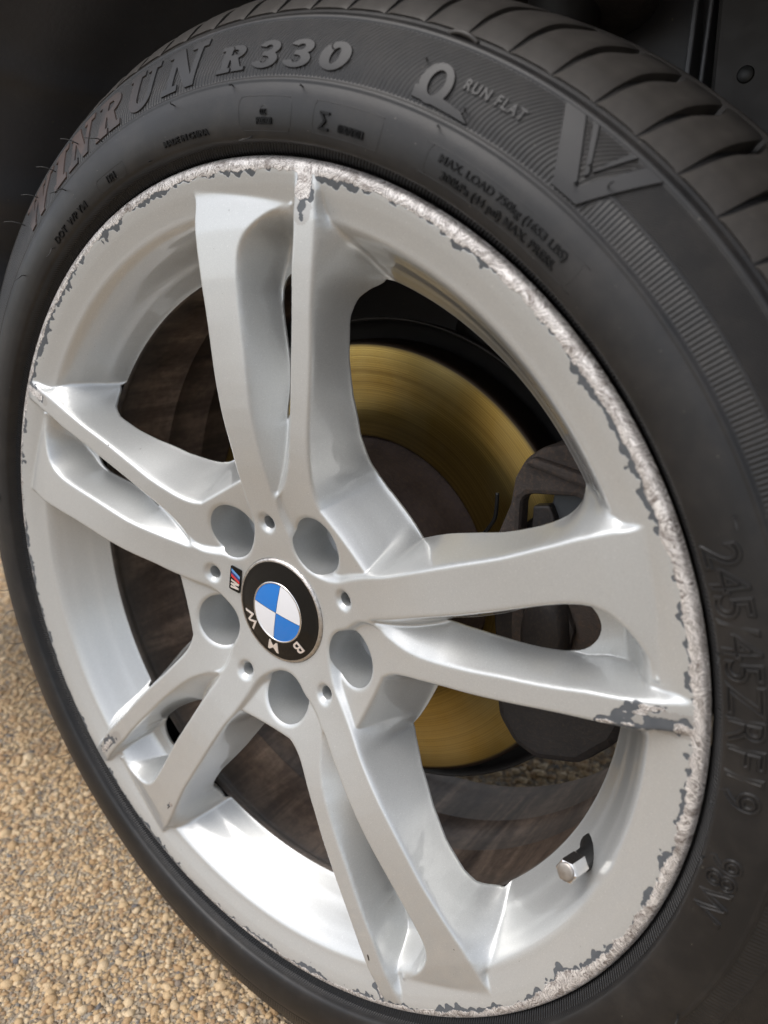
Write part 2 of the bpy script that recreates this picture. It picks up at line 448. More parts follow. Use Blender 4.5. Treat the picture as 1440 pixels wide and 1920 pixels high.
def tube(name, pts, r, mat, parent=None, seg=8, taper=1.0):
    P = catmull(pts, 5); n = len(P)
    V = []; up = np.array([0.3, 0.2, 0.93])
    for i in range(n):
        t = P[min(i + 1, n - 1)] - P[max(i - 1, 0)]; t = t / np.linalg.norm(t)
        a = np.cross(t, up); a /= np.linalg.norm(a); b = np.cross(t, a)
        rr = r * (1 + (taper - 1) * i / (n - 1))
        for k in range(seg):
            c, s = math.cos(2 * PI * k / seg), math.sin(2 * PI * k / seg)
            V.append(P[i] + rr * (c * a + s * b))
    V += [P[0], P[-1]]
    Q = [(i * seg + k, i * seg + (k + 1) % seg, (i + 1) * seg + (k + 1) % seg, (i + 1) * seg + k) for i in range(n - 1) for k in range(seg)]
    T = [(len(V) - 2, (k + 1) % seg, k) for k in range(seg)] + [(len(V) - 1, (n - 1) * seg + k, (n - 1) * seg + (k + 1) % seg) for k in range(seg)]
    return mesh_obj(name, np.array(V), (Q, T), mat, parent)

def poly_sdf(P, poly):
    """signed distance (negative inside) of points P (n,2) to a closed polygon."""
    d2 = np.full(len(P), 1e9); sgn = np.ones(len(P))
    n = len(poly); poly = np.asarray(poly, float)
    for i in range(n):
        a = poly[i]; b = poly[(i + 1) % n]; e = b - a
        w = P - a; t = np.clip((w @ e) / max(e @ e, 1e-18), 0, 1)
        q = w - t[:, None] * e
        d2 = np.minimum(d2, (q * q).sum(1))
        c1 = P[:, 1] >= a[1]; c2 = P[:, 1] < b[1]; c3 = (e[0] * w[:, 1]) > (e[1] * w[:, 0])
        flip = (c1 & c2 & c3) | (~c1 & ~c2 & ~c3)
        sgn = np.where(flip, -sgn, sgn)
    return sgn * np.sqrt(d2)
def smin(a, b, k):
    h = np.clip(0.5 + 0.5 * (b - a) / k, 0, 1)
    return b * (1 - h) + a * h - k * h * (1 - h)

# ================================================================== THE WHEEL
# Wheel frame: origin at the hub centre in the plane of the rim's outer edge, +Y into the car, angles in the X-Z plane.
wheel = empty('car_wheel', (0, 0, HUB_Z), 'silver alloy wheel with five double spokes, kerb scraped rim and black tyre', 'wheel')

def sm(tbl, sub=8): return catmull(np.array(tbl, float), sub)
ACCW = [(.066, 104.0), (.0876, 102.3), (.108, 100.5), (.131, 99.5), (.155, 98.7), (.179, 98.0), (.202, 97.9), (.226, 97.6), (.2475, 97.0)]
ACW = [(.2386, 81.6), (.2335, 84.5), (.2265, 87.2), (.2185, 89.0), (.208, 89.75), (.190, 89.7), (.170, 89.3), (.150, 88.9), (.130, 88.5), (.113, 87.8), (.095, 86.6), (.079, 85.3)]
STAR = [(.079, 85.3), (.066, 82.3), (.057, 77.5), (.0505, 70.5), (.0468, 62.0), (.0450, 53.0), (.0466, 43.5), (.0520, 36.8), (.0600, 33.0), (.066, 32.0)]
BCW = [(.0865, 61.0), (.092, 64.6), (.102, 67.6), (.124, 70.5), (.146, 71.9), (.168, 73.0), (.190, 74.1), (.212, 75.0), (.234, 75.7), (.256, 76.8)]
BCCW = [(.253, 79.8), (.230, 79.35), (.208, 79.2), (.186, 78.5), (.164, 78.0), (.142, 77.2), (.120, 76.7), (.105, 77.0), (.093, 78.6), (.084, 80.8), (.0785, 83.0)]
POCKET = [(.1060, 33.5), (.118, 32.8), (.132, 31.9), (.150, 30.2), (.170, 28.2), (.190, 27.3), (.203, 27.4), (.2095, 28.4), (.2135, 29.4), (.222, 28.5), (.229, 27.6), (.235, 26.2), (.240, 25.3), (.262, 24.9)]
POCKET2 = [(.262, 76.9), (.247, 76.3), (.237, 75.5), (.232, 74.3), (.226, 72.8), (.219, 71.9), (.2125, 71.0), (.2090, 71.4), (.2045, 72.5), (.198, 73.2), (.189, 73.1), (.178, 72.2), (.163, 70.6), (.150, 68.6), (.138, 66.6), (.127, 64.8), (.117, 62.7), (.1105, 60.4), (.1072, 57.6)]
SLOT = [(.1235, 84.5), (.129, 83.8), (.137, 82.6), (.152, 81.1), (.169, 80.1), (.186, 79.9), (.197, 80.5), (.204, 82.2), (.2065, 84.2), (.2045, 86.2), (.200, 87.5), (.194, 88.0), (.185, 87.8), (.172, 87.0), (.158, 85.9), (.142, 85.1), (.1295, 85.0)]
FLOOR = [(.196, 87.3), (.206, 87.3), (.215, 86.7), (.224, 85.2), (.2315, 83.2), (.2375, 81.2), (.2435, 80.3), (.236, 79.95), (.222, 79.9), (.208, 79.9), (.196, 80.6)]
def car(pl, off=0.0):
    pl = np.asarray(pl, float); a = np.radians(pl[:, 1] + off)
    return np.stack([pl[:, 0] * np.cos(a), pl[:, 0] * np.sin(a)], 1)
_polyB = np.concatenate([sm(BCW, 4), sm(BCCW, 4), [(.070, 84.0), (.030, 84.0), (.001, 50.0), (.030, 31.0), (.0878, 30.1)]])
_sect = np.concatenate([sm(ACCW, 4), sm(ACW, 4)[:-1], sm(STAR, 4)[:-1]])
_polyA = np.concatenate([car(_sect, -72.0 * k) for k in range(5)])
def arcpts(r, a0, a1, n=24): return [(r, a0 + (a1 - a0) * i / n) for i in range(n + 1)]
_polyP = np.concatenate([sm(POCKET, 3), arcpts(.262, 24.9, 76.9)[1:-1], sm(POCKET2, 3), [(.1058, 54.0), (.1052, 49.0), (.1052, 44.0), (.1056, 38.5)]])
_polyP = np.concatenate([_polyP])
_polyS = sm(SLOT + [SLOT[0]], 3)[:-1]
_polyF = sm(FLOOR + [FLOOR[0]], 3)[:-1]

T = lambda tbl: (np.array([t[0] for t in tbl]), np.array([t[1] for t in tbl]))
zACCW = T([(.030, .0228), (.045, .0200), (.060, .0176), (.072, .0146), (.084, .0115), (.096, .0082), (.108, .0055), (.120, .0031), (.131, .0014), (.145, .0001), (.155, -.0005), (.179, -.0016), (.202, -.0018), (.226, -.0012), (.2386, .0001), (.2475, .0012), (.262, .0040)])
zACW = T([(.030, .0228), (.045, .0200), (.060, .0176), (.072, .0146), (.084, .0112), (.096, .0078), (.108, .0050), (.120, .0026), (.131, .0010), (.145, .0002), (.155, .0), (.179, .0), (.202, .0000), (.226, .0008), (.2386, .0025), (.2475, .0040), (.262, .0070)])
zB = T([(.030, .0262), (.045, .0262), (.060, .0217), (.072, .0178), (.086, .0138), (.102, .0096), (.113, .0072), (.124, .0054), (.146, .0031), (.168, .0014), (.190, -.0004), (.212, -.0017), (.234, -.0024), (.248, -.0017), (.255, -.0008), (.2575, .001), (.262, .006)])
zBAR = T([(.205, .050), (.2125, .0440), (.2145, .0405), (.2172, .0357), (.2188, .0326), (.2205, .0302), (.2222, .0271), (.2250, .0213), (.2270, .0171), (.2290, .0138), (.2303, .0112), (.2318, .0088), (.234, .0062), (.2355, .0053), (.238, .0046), (.2415, .0033), (.247, .0012), (.252, -.0003), (.2555, -.0009), (.258, -.0003), (.2592, .0009), (.2600, .0035)])
zEP = T([(.095, .056), (.1055, .052), (.113, .046), (.129, .036), (.150, .029), (.170, .027), (.190, .028), (.200, .031), (.2095, .039), (.2135, .0395), (.218, .0325), (.222, .0258), (.2255, .0190), (.2285, .0127), (.2315, .0078), (.235, .0048), (.240, .0035), (.262, .002)])
zES = T([(.078, .0150), (.090, .0166), (.100, .0184), (.110, .0202), (.119, .0218), (.128, .0238), (.142, .0260), (.155, .0272), (.200, .029), (.210, .0295), (.218, .0280), (.222, .0250), (.2255, .0195), (.2285, .0138), (.2315, .0088), (.235, .0056), (.242, .0033), (.262, .002)])
def smooth1(tb, n=400, w=7):
    x = np.linspace(tb[0][0], tb[0][-1], n); y = np.interp(x, *tb)
    k = np.hanning(w + 2)[1:-1]; k /= k.sum()
    yp = np.pad(y, w // 2, mode='reflect', reflect_type='odd')
    return x, np.convolve(yp, k, 'valid')

zACCW, zACW, zB, zBAR, zEP, zES = (smooth1(t) for t in (zACCW, zACW, zB, zBAR, zEP, zES))

LUG = (.0600, 57.3, .0180)
PIN = (.0590, 94.4, .0042)

DR = 0.00085
R0, R1 = 0.0352, 0.2598
NR = int(round((R1 - R0) / DR)) + 1
NT = 372
rr = np.linspace(R0, R1, NR)
tt = 50.0 + 72.0 * np.arange(NT) / NT           # periodic
RR, TT = np.meshgrid(rr, tt, indexing='ij')
PX = np.stack([(RR * np.cos(np.radians(TT))).ravel(), (RR * np.sin(np.radians(TT))).ravel()], 1)
def G(v): return v.reshape(NR, NT)
def union(polys): 
    d = None
    for p in polys:
        q = poly_sdf(PX, p); d = q if d is None else np.minimum(d, q)
    return G(d)
dA = G(poly_sdf(PX, _polyA))
dB = union([car(_polyB), car(_polyB, 72.0), car(_polyB, -72.0)])
dP = union([car(_polyP), car(_polyP, 72.0)])
dS = union([car(_polyS)])
_sliver = sm([(.0820, 83.8), (.0880, 83.5), (.096, 83.3), (.106, 83.4), (.116, 83.9), (.125, 84.4), (.125, 83.7), (.116, 83.0), (.106, 82.4), (.096, 82.4), (.0880, 83.0), (.0820, 83.8)], 3)[:-1]
dF = smin(smin(dS, union([car(_polyF)]), 0.010), union([car(_sliver)]), 0.0015)
def f_(tb): return np.interp(RR, *tb)
wcc = np.clip((TT - 89.0) / 9.0, np.interp(RR, [.20, .22], [0, -.9]), 1)
ZA0 = f_(zACW) * (1 - wcc) + f_(zACCW) * wcc
ZB0 = f_(zB); BAR = f_(zBAR)
K = 0.0005
spl = lambda d: K * np.logaddexp(0, d / K)
def wall(Z0, d, inB):
    ds = spl(d)
    tp = ds / (ds + np.maximum(dP, 1e-6)); ts = ds / (ds + np.maximum(dF, 1e-6))
    zp = (f_(zEP) - Z0) * tp; zs = (f_(zES) - Z0) * ts
    w = np.where((TT > np.interp(RR, [.09, .12, .25], [66.0, 73.8, 78.3])) & (TT < 93.8), 0.0, 1.0)
    z = zs * (1 - w) + zp * w
    fo = np.where((TT > 80.8) & (TT < 97.0), np.clip((RR - .2355) / .003, 0, 1), np.clip((RR - .2400) / .007, 0, 1))
    z = z * (1 - fo)
    return Z0 + z, ds
za, dsA = wall(ZA0, dA, False)
zb, dsB = wall(ZB0, dB, True)
inB = np.clip(0.5 - dB / 0.003, 0, 1)
za = np.maximum(za, ZA0 + inB * 1.15 * dsA)
_e = np.clip((RR - .2355) / .006, 0, 1)
za = za + _e * 0.5 * dsA; zb = zb + _e * 1.6 * dsB
Z = smin(za, zb, 0.0012)
# the flanks are drawn tight between crest and opening like a membrane, so they carry no kinks
_ch = (TT > np.interp(RR, [.09, .12, .25], [66.0, 73.8, 78.3])) & (TT < 93.8)
_free = (dA > 0.0004) & (dB > 0.0004) & (dP > 0.0015) & (dF > 0.0012) & (RR > np.where(_ch, .0795, .125)) & (RR < .2370)
_wr = 1 / DR ** 2; _wt = 1 / (RR * rad(72.0) / NT) ** 2
_chk = (np.add.outer(np.arange(NR), np.arange(NT)) % 2 == 0)
_den = 2 * _wr + 2 * _wt
for _it in range(260):
    for _c in (_chk, ~_chk):
        _n = np.zeros_like(Z); _n[1:-1] = (Z[2:] + Z[:-2]) * _wr
        _n += (np.roll(Z, 1, 1) + np.roll(Z, -1, 1)) * _wt
        _m = _free & _c; _m[0] = False; _m[-1] = False
        Z = np.where(_m, Z + 1.86 * (_n / _den - Z), Z)
# inside the pockets and on the channel floor the barrel shows
Z = Z + np.where(dP < 0, -dP * 1.6, 0)
Z = np.where((dP < 0) & (RR < .2125), np.maximum(Z, f_(zEP)), Z)
Z = smin(Z, BAR, 0.0012)
# countersunk pin holes, softened lug hole mouths
def cdist(c):
    return np.minimum.reduce([np.hypot(G(PX[:, 0]) - c[0] * math.cos(rad(c[1] + o)), G(PX[:, 1]) - c[0] * math.sin(rad(c[1] + o))) for o in (-72, 0, 72)])
dpin = cdist(PIN); dlug = cdist(LUG)
Z = Z + 1.1 * 0.0006 * np.logaddexp(0, (0.0066 - dpin) / 0.0006)
Z = Z + 0.9 * 0.0005 * np.logaddexp(0, (LUG[2] + 0.0010 - dlug) / 0.0005)
# gentle smoothing = cast fillets
def blur(Z, s):
    out = np.empty_like(Z)
    fr = np.fft.rfftfreq(NT)
    Fz = np.fft.rfft(Z, axis=1)
    for i in range(NR):
        sc = s / (rr[i] * rad(72.0) / NT)
        Fz[i] *= np.exp(-2 * (PI * fr * sc) ** 2)
    out = np.fft.irfft(Fz, NT, axis=1)
    k = max(1, int(3 * s / DR)); x = np.arange(-k, k + 1); g = np.exp(-0.5 * (x * DR / s) ** 2); g /= g.sum()
    P = np.pad(out, ((k, k), (0, 0)), mode='reflect', reflect_type='odd')
    return sum(g[m] * P[m:m + NR] for m in range(2 * k + 1))
Z = blur(Z, 0.00048)

dWin = np.maximum(dP, RR - 0.2122)
cut = np.minimum(np.minimum(dWin, dS), np.minimum(dlug - LUG[2], dpin - PIN[2]))
# cell tests
def cellmean(A): 
    B = np.roll(A, -1, 1)
    return 0.25 * (A[:-1] + A[1:] + B[:-1] + B[1:])
TTc = TT[:-1] + 36.0 / NT; RRc = RR[:-1] + DR / 2
keep = cellmean(cut) > 0
# snap boundary vertices
gr = np.gradient(cut, DR, axis=0)
gt = (np.roll(cut, -1, 1) - np.roll(cut, 1, 1)) / (2 * RR * rad(72.0) / NT)
zr_ = np.gradient(Z, DR, axis=0); zt_ = (np.roll(Z, -1, 1) - np.roll(Z, 1, 1)) / (2 * RR * rad(72.0) / NT)
gl = np.maximum(gr * gr + gt * gt, 0.25)
kp = np.pad(keep, ((1, 1), (0, 0)), constant_values=False)
c00 = kp[1:]; c10 = kp[:-1]
cnt = (c00.astype(int) + c10 + np.roll(c00, 1, 1) + np.roll(c10, 1, 1))
interior_row = np.zeros((NR, NT), bool); interior_row[1:-1] = True
isb = (cnt > 0) & (cnt < 4) & interior_row
mv = np.where(isb, -cut, 0.0); mv = np.clip(mv, -0.0011, 0.0011)
dr_ = mv * gr / gl; dt_ = mv * gt / gl
RV = RR + dr_; TV = TT + np.degrees(dt_ / RR)
ZV = Z + zr_ * dr_ + zt_ * dt_
# surface normals
er = np.stack([np.cos(np.radians(TV)), np.zeros_like(TV), np.sin(np.radians(TV))], -1)
et = np.stack([-np.sin(np.radians(TV)), np.zeros_like(TV), np.cos(np.radians(TV))], -1)
NV = er * zr_[..., None] + et * zt_[..., None] + np.array([0, -1.0, 0])
NV /= np.linalg.norm(NV, axis=-1)[..., None]

# partition of the casting: hub / two spokes / rim
midt = np.interp(RRc, [.07, .08, .12, .20, .235, .26], [84.3, 84.0, 84.6, 83.6, 80.8, 80.5])
cP = cellmean(dP); cFl = cellmean(dF)
part = np.where(TTc > midt, 1, 2)
part = np.where((RRc > .2405) | ((cP < 0) & (RRc > .15)) | ((cFl < 0) & (RRc > .207)), 3, part)
part = np.where(RRc < .0795, 0, part)
part = np.where((RRc >= .0795) & (RRc < .12) & (cP < .02) & (TTc < 61.5), 2, part)

def rash_at(X, Zz):
    """metres inside the kerb damage, from the angle round the lip and the scraped spots on the spokes"""
    r = np.hypot(X, Zz); a = np.degrees(np.arctan2(Zz, X)) % 360
    kn = [(0, .2525), (15, .2520), (30, .2525), (50, .2525), (70, .2525), (90, .2522), (110, .2525), (130, .2527), (150, .2535), (165, .2540), (180, .2555), (200, .2565),
          (225, .2568), (240, .2560), (255, .2545), (270, .2537), (285, .2532), (300, .2532), (318, .2528), (326, .2480), (332, .2524), (345, .2528), (360, .2525)]
    rin = np.interp(a, [k[0] for k in kn], [k[1] for k in kn])
    v = r - rin - .0008
    P = np.stack([X, Zz], -1)
    def caps(v, L):
        for p, q, w in L:
            p = np.array(p); e = np.array(q) - p
            t = np.clip(((P - p) @ e) / max(e @ e, 1e-12), 0, 1)
            v = np.maximum(v, w - np.linalg.norm(P - p - t[..., None] * e, axis=-1))
        return v
    v = caps(v, [((.0510, .2480), (.0490, .2400), .0042), ((.0540, .2480), (.0530, .2380), .0016), ((.2480, .0215), (.2560, .0215), .0022), ((.2330, .0262), (.2405, .0285), .0012),
                 ((.2140, .0128), (.2290, .0168), .0009), ((.2250, .0215), (.2330, .0240), .0006), ((-.1850, -.1655), (-.1700, -.1505), .0022), ((-.2180, .1262), (-.2060, .1215), .0030),
                 ((-.1010, -.1787), (-.1020, -.1800), .0016), ((.0900, -.2290), (.0950, -.2330), .0012)])
    none = np.full_like(v, -.05)
    scr = caps(none, [((.0505, .2400), (.0485, .2310), .0036), ((.2500, .0235), (.2360, .0195), .0040), ((.2360, .0195), (.2260, .0175), .0012), ((-.1700, -.1505), (-.1610, -.1415), .0012), ((-.2080, .1225), (-.2020, .1205), .0022),
                      ((.0896, -.2275), (.0925, -.2300), .0010)])
    chip = caps(none, [((-.0045, .2347), (-.0045, .2350), .0006), ((.0508, -.1308), (.0508, -.1308), .0005), ((.0694, -.1817), (.0694, -.1817), .0005), ((.1457, -.1617), (.1457, -.1617), .0007), ((-.1359, .0946), (-.1345, .0938), .0005),
                       ((-.1189, .0912), (-.1189, .0912), .0004), ((.0853, -.2040), (.0862, -.2070), .0008), ((.1870, -.0220), (.1870, -.0220), .0005), ((.1678, -.1178), (.1678, -.1178), .0006), ((-.1020, -.1800), (-.1065, -.1850), .0006)])
    return v, scr, chip

vid = np.arange(NR * NT).reshape(NR, NT)
def sector_piece(which, k):
    """vertices, faces, normals of the kept cells of one part in sector k"""
    I, J = np.nonzero(keep & (part == which))
    # columns are periodic : index NT wraps to the next sector's column 0 (kept as its own vertex at +72)
    q = np.stack([I * (NT + 1) + J, I * (NT + 1) + J + 1, (I + 1) * (NT + 1) + J + 1, (I + 1) * (NT + 1) + J], 1)
    RVp = np.concatenate([RV, RV[:, :1]], 1); TVp = np.concatenate([TV, TV[:, :1] + 72.0], 1) - 72.0 * k
    ZVp = np.concatenate([ZV, ZV[:, :1]], 1)
    a = np.radians(TVp)
    V = np.stack([RVp * np.cos(a), ZVp, RVp * np.sin(a)], -1).reshape(-1, 3)
    rot = rad(-72.0 * k)
    N0 = np.concatenate([NV, NV[:, :1]], 1)
    # rotate normals of the base sector, the wrapped column by a further 72 degrees
    def rotn(N, ang):
        c, s = math.cos(ang), math.sin(ang)
        return np.stack([N[..., 0] * c - N[..., 2] * s, N[..., 1], N[..., 0] * s + N[..., 2] * c], -1)
    N0 = np.concatenate([rotn(N0[:, :NT], rot), rotn(N0[:, NT:], rot + rad(72.0))], 1).reshape(-1, 3)
    # boundary edges against removed cells -> side walls
    kk = keep
    E = []
    sel = kk & (part == which)
    for di, dj, (va, vb) in ((0, 1, ((0, 1), (1, 1))), (0, -1, ((1, 0), (0, 0))), (1, 0, ((1, 1), (1, 0))), (-1, 0, ((0, 0), (0, 1)))):
        if dj: nb = np.roll(kk, -dj, 1)
        else:
            nb = np.ones_like(kk)
            if di == 1: nb[:-1] = kk[1:]
            else: nb[1:] = kk[:-1]
        I2, J2 = np.nonzero(sel & ~nb)
        E.append(np.stack([(I2 + va[0]) * (NT + 1) + J2 + va[1], (I2 + vb[0]) * (NT + 1) + J2 + vb[1]], 1))
    E = np.concatenate(E)
    return V, q, N0, E
def cutgrad_at(idx, k):
    i = idx // (NT + 1); j = idx % (NT + 1); extra = np.where(j == NT, 72.0, 0.0); j = j % NT
    g = np.stack([gr[i, j], gt[i, j]], 1); g /= np.maximum(np.linalg.norm(g, axis=1), 1e-6)[:, None]
    a = np.radians(TV[i, j] + extra - 72.0 * k)
    ex = g[:, :1] * np.stack([np.cos(a), 0 * a, np.sin(a)], 1) + g[:, 1:] * np.stack([-np.sin(a), 0 * a, np.cos(a)], 1)
    typ = np.where((dlug[i, j] - LUG[2]) < 0.001, 1, np.where((dpin[i, j] - PIN[2]) < 0.001, 2, 0))
    return ex, typ
def build_piece(which, ks, name, mat):
    VV, QQ, NN = [], [], []
    base = 0
    for k in ks:
        V, q, N0, E = sector_piece(which, k)
        used = np.unique(np.concatenate([q.ravel()]))
        remap = -np.ones(len(V), int); remap[used] = np.arange(len(used))
        VV.append(V[used]); NN.append(N0[used]); QQ.append(remap[q] + base); base += len(used)
        if len(E):
            ue = np.unique(E); rm = -np.ones(len(V), int); rm[ue] = np.arange(len(ue))
            P0 = V[ue]; ex, typ = cutgrad_at(ue, k)      # ex points away from the opening, into the metal
            # rounded lip: ring0 copy, ring1 turned over the edge, deeper rings
            dep = np.where(typ == 1, 0.030, np.where(typ == 2, 0.012, 0.0012))
            r1 = P0.copy(); r1[:, 1] = np.where(typ == 1, .050, np.where(typ == 2, .032, P0[:, 1] + .0012))
            r2 = r1 + ex * np.where(typ == 0, 0.0035, 0.0)[:, None] + np.array([0, 1, 0]) * np.where(typ == 0, 0.003, 0.002)[:, None]
            n0 = -ex
            rings = [P0, r1, r2]; nrm = [n0, n0, np.where(typ[:, None] == 0, ex * 0.4 + np.array([0, 0.9, 0]), n0)]
            for a_, b_ in zip(rings, nrm): VV.append(a_); NN.append(b_ / np.linalg.norm(b_, axis=1)[:, None])
            e = rm[E]; m = len(ue)
            for lv in range(2):
                QQ.append(np.stack([e[:, 0] + lv * m, e[:, 0] + (lv + 1) * m, e[:, 1] + (lv + 1) * m, e[:, 1] + lv * m], 1)[:, ::-1] + base)
            base += 3 * m
    V = np.concatenate(VV); Q = np.concatenate(QQ); N = np.concatenate(NN)
    # orient every face with its vertex normals
    fn = np.cross(V[Q[:, 2]] - V[Q[:, 0]], V[Q[:, 3]] - V[Q[:, 1]]); flip = (fn * N[Q[:, 0]]).sum(1) < 0
    Q[flip] = Q[flip][:, ::-1]
    area = np.linalg.norm(fn, axis=1); Q = Q[area > 1e-13]
    ra, sa, ca = rash_at(V[:, 0], V[:, 2])
    return mesh_obj(name, V, Q, mat, wheel, normals=N, attrs={'rash': ra, 'scrape': sa, 'chip': ca})

rim = build_piece(3, range(5), 'rim_lip', PAINT)
hub = build_piece(0, range(5), 'hub', PAINT)
for k in range(5):
    for w in (1, 2):
        sp = build_piece(w, [k], 'spoke', PAINT)
# bottoms of the lug holes and pin holes
for k in range(5):
    for (c, name, dep, mat) in ((LUG, 'lug_hole_floor', .052, HOLEPAINT), (PIN, 'pin_hole_floor', .034, BARREL)):
        a = rad(c[1] - 72 * k)
        f = lathe(name, [(c[2] + .0004, 0), (c[2] * .55, .0003), (c[2] * .5, .004), (.0001, .004)], mat, wheel, seg=24)
        f.location = (c[0] * math.cos(a), dep, c[0] * math.sin(a))

# barrel of the rim behind the spokes
lathe('rim_barrel', catmull([(.2126, .0436), (.2120, .0455), (.2128, .0485), (.2165, .0525), (.2205, .0565), (.2222, .062), (.2226, .075)], 3).tolist()
      + [(.2228, .110), (.2222, .1105), (.2222, .1118), (.2230, .1122), (.2235, .150), (.2230, .1505), (.2230, .1515), (.2240, .152), (.2245, .190), (.2262, .206), (.2290, .2085), (.233, .212), (.2400, .2160), (.2430, .220), (.2460, .2205)], BARREL, wheel, seg=360)

# ---- centre cap
cap = lathe('centre_cap', [(.0354, .0300), (.0352, .0222), (.0346, .0209), (.0338, .0203), (.0330, .0204)], PITTED, wheel, seg=160)
def dome(r): return 0.0176 + 0.0032 * (r / .033) ** 2.2
lathe('cap_face', [(.0331, dome(.0331) - .0002), (.0325, dome(.0325) - .0004)] + [(r, dome(r)) for r in np.linspace(.0315, .0203, 8)], BLACKGLOSS, cap, seg=160)
lathe('cap_ring', [(.0205, dome(.0205) + .0001), (.0204, dome(.0204) - .0004), (.0196, dome(.0196) - .0005), (.0194, dome(.0194))], CHROME, cap, seg=120)
def wedge(name, a0, a1, mat):
    n, m = 28, 10; V = []; F = []
    for i in range(m + 1):
        for j in range(n + 1):
            r = .00015 + (.0195 - .00015) * i / m
            a = rad(a0 + (a1 - a0) * j / n); off = .00016
            # keep a thin gap either side for the chrome cross lines
            am = rad((a0 + a1) / 2); x = r * math.cos(a) + off * math.cos(am) * 1.4; z = r * math.sin(a) + off * math.sin(am) * 1.4
            V.append((x, dome(r) - .0001, z))
    for i in range(m):
        for j in range(n):
            p = i * (n + 1) + j; F.append((p, p + 1, p + n + 2, p + n + 1))
    mesh_obj(name, V, F, mat, cap)
LROT = 168.0
wedge('roundel_quarter', LROT + 0, LROT + 90, WHITE)
wedge('roundel_quarter', LROT + 90, LROT + 180, BLUE)
wedge('roundel_quarter', LROT + 180, LROT + 270, WHITE)
wedge('roundel_quarter', LROT + 270, LROT + 360, BLUE)
lathe('roundel_back', [(.0198, dome(.0198) + .0002), (.0100, dome(.01) + .00015), (.0001, dome(0) + .0002)], CHROME, cap, seg=96)

def text_mesh(body, size, extrude=0.0003, offset=0.0, shear=0.0, outline=0.0, space=1.0, bevel=0.0):
    cu = bpy.data.curves.new('t', 'FONT'); cu.body = body; cu.size = size; cu.align_x = 'CENTER'; cu.align_y = 'BOTTOM_BASELINE'
    cu.shear = shear; cu.space_character = space; cu.resolution_u = 4
    if outline: cu.fill_mode = 'NONE'; cu.bevel_depth = outline; cu.bevel_resolution = 1; cu.extrude = 0
    else: cu.extrude = extrude; cu.offset = offset; cu.bevel_depth = bevel; cu.bevel_resolution = 1
    o = bpy.data.objects.new('t', cu); COL.objects.link(o)
    bpy.context.view_layer.update()
    me = bpy.data.meshes.new_from_object(o.evaluated_get(bpy.context.evaluated_depsgraph_get()))
    V = np.empty(len(me.vertices) * 3); me.vertices.foreach_get('co', V); V = V.reshape(-1, 3)
    bpy.data.objects.remove(o, do_unlink=True); bpy.data.curves.remove(cu)
    return me, V
def put_verts(me, V): me.vertices.foreach_set('co', np.asarray(V, np.float32).ravel()); me.update()

for ch, ang in (('B', LROT + 90 + 51.5), ('M', LROT + 90), ('W', LROT + 90 - 53.5)):
    me, V = text_mesh(ch, .0112, .0002, .00010)
    V[:, 0] *= 1.12; V[:, 1] -= .0039
    r = .0262 + V[:, 1]; a = rad(ang) - V[:, 0] / .0262
    y = dome(np.minimum(r, .0325)) - .0002 - V[:, 2]
    put_verts(me, np.stack([r * np.cos(a), y, r * np.sin(a)], 1)); me.name = 'cap_letter'
    me.materials.append(LETTERSILVER); link('cap_letter', me, cap)

# ---- small striped badge beside the cap
def flat_at(o, x, y, z, ang, tilt=0.0):
    o.location = (x, y, z); o.rotation_euler = (tilt, 0, 0)
_bc = np.array([-.0380, .0130])                # centre in x,z
_bt = np.array([-.205, -.979]); _bu = np.array([.979, -.205])  # reading direction and letter top (towards the cap)
def badge_poly(name, pts, y0, th, mat, parent):
    import bmesh
    P = [(_bc + _bt * u + _bu * v) for u, v in pts]
    bm = bmesh.new()
    f = [bm.verts.new((p[0], y0 + .20 * (math.hypot(.0380, .0130) - math.hypot(p[0], p[1])) , p[1])) for p in P]
    b = [bm.verts.new((v.co.x, v.co.y + th, v.co.z)) for v in f]
    bm.faces.new(f); n = len(f)
    for i in range(n): bm.faces.new((f[i], b[i], b[(i + 1) % n], f[(i + 1) % n]))
    bmesh.ops.recalc_face_normals(bm, faces=bm.faces)
    me = bpy.data.meshes.new(name); bm.to_mesh(me); bm.free(); me.materials.append(mat)
    return link(name, me, parent)
# it lies on the raised star, between the pin hole and the cap
_yb = float(np.interp(.0402, *zACW)) - .0008
def rbox(hu, hv, r, sh, n=5):
    out = []
    for cu_, cv_, a0 in ((hu - r, hv - r, 0), (-hu + r, hv - r, 90), (-hu + r, -hv + r, 180), (hu - r, -hv + r, 270)):
        for i in range(n):
            a = rad(a0 + 90 * i / (n - 1)); u = cu_ + r * math.cos(a); v = cv_ + r * math.sin(a)
            out.append((u + sh * v, v))
    return out
badge = badge_poly('stripe_badge', rbox(.0088, .0042, .0009, .12), _yb, .003, BLACKGLOSS, wheel)
def par(u0, u1, v0, v1, s): return [(u0 + s * v0, v0), (u1 + s * v0, v0), (u1 + s * v1, v1), (u0 + s * v1, v1)]
S = .62
badge_poly('badge_stripe', par(-.0052, -.0034, -.0033, .0033, S), _yb - .0002, .0004, LBLUE, badge)
badge_poly('badge_stripe', par(-.0033, -.0015, -.0033, .0033, S), _yb - .0002, .0004, NAVY, badge)
badge_poly('badge_stripe', par(-.0014, .0006, -.0033, .0033, S), _yb - .0002, .0004, RED, badge)
badge_poly('badge_letter', [(u + S * v * .3 + .0008, v) for u, v in [(.0004, -.0030), (.0017, -.0030), (.0022, .0004), (.0032, -.0030), (.0042, -.0030), (.0049, .0004), (.0053, -.0030), (.0068, -.0030), (.0056, .0032), (.0044, .0032), (.0037, -.0004), (.0027, .0032), (.0013, .0032)]], _yb - .0002, .0004, LETTERSILVER, badge)

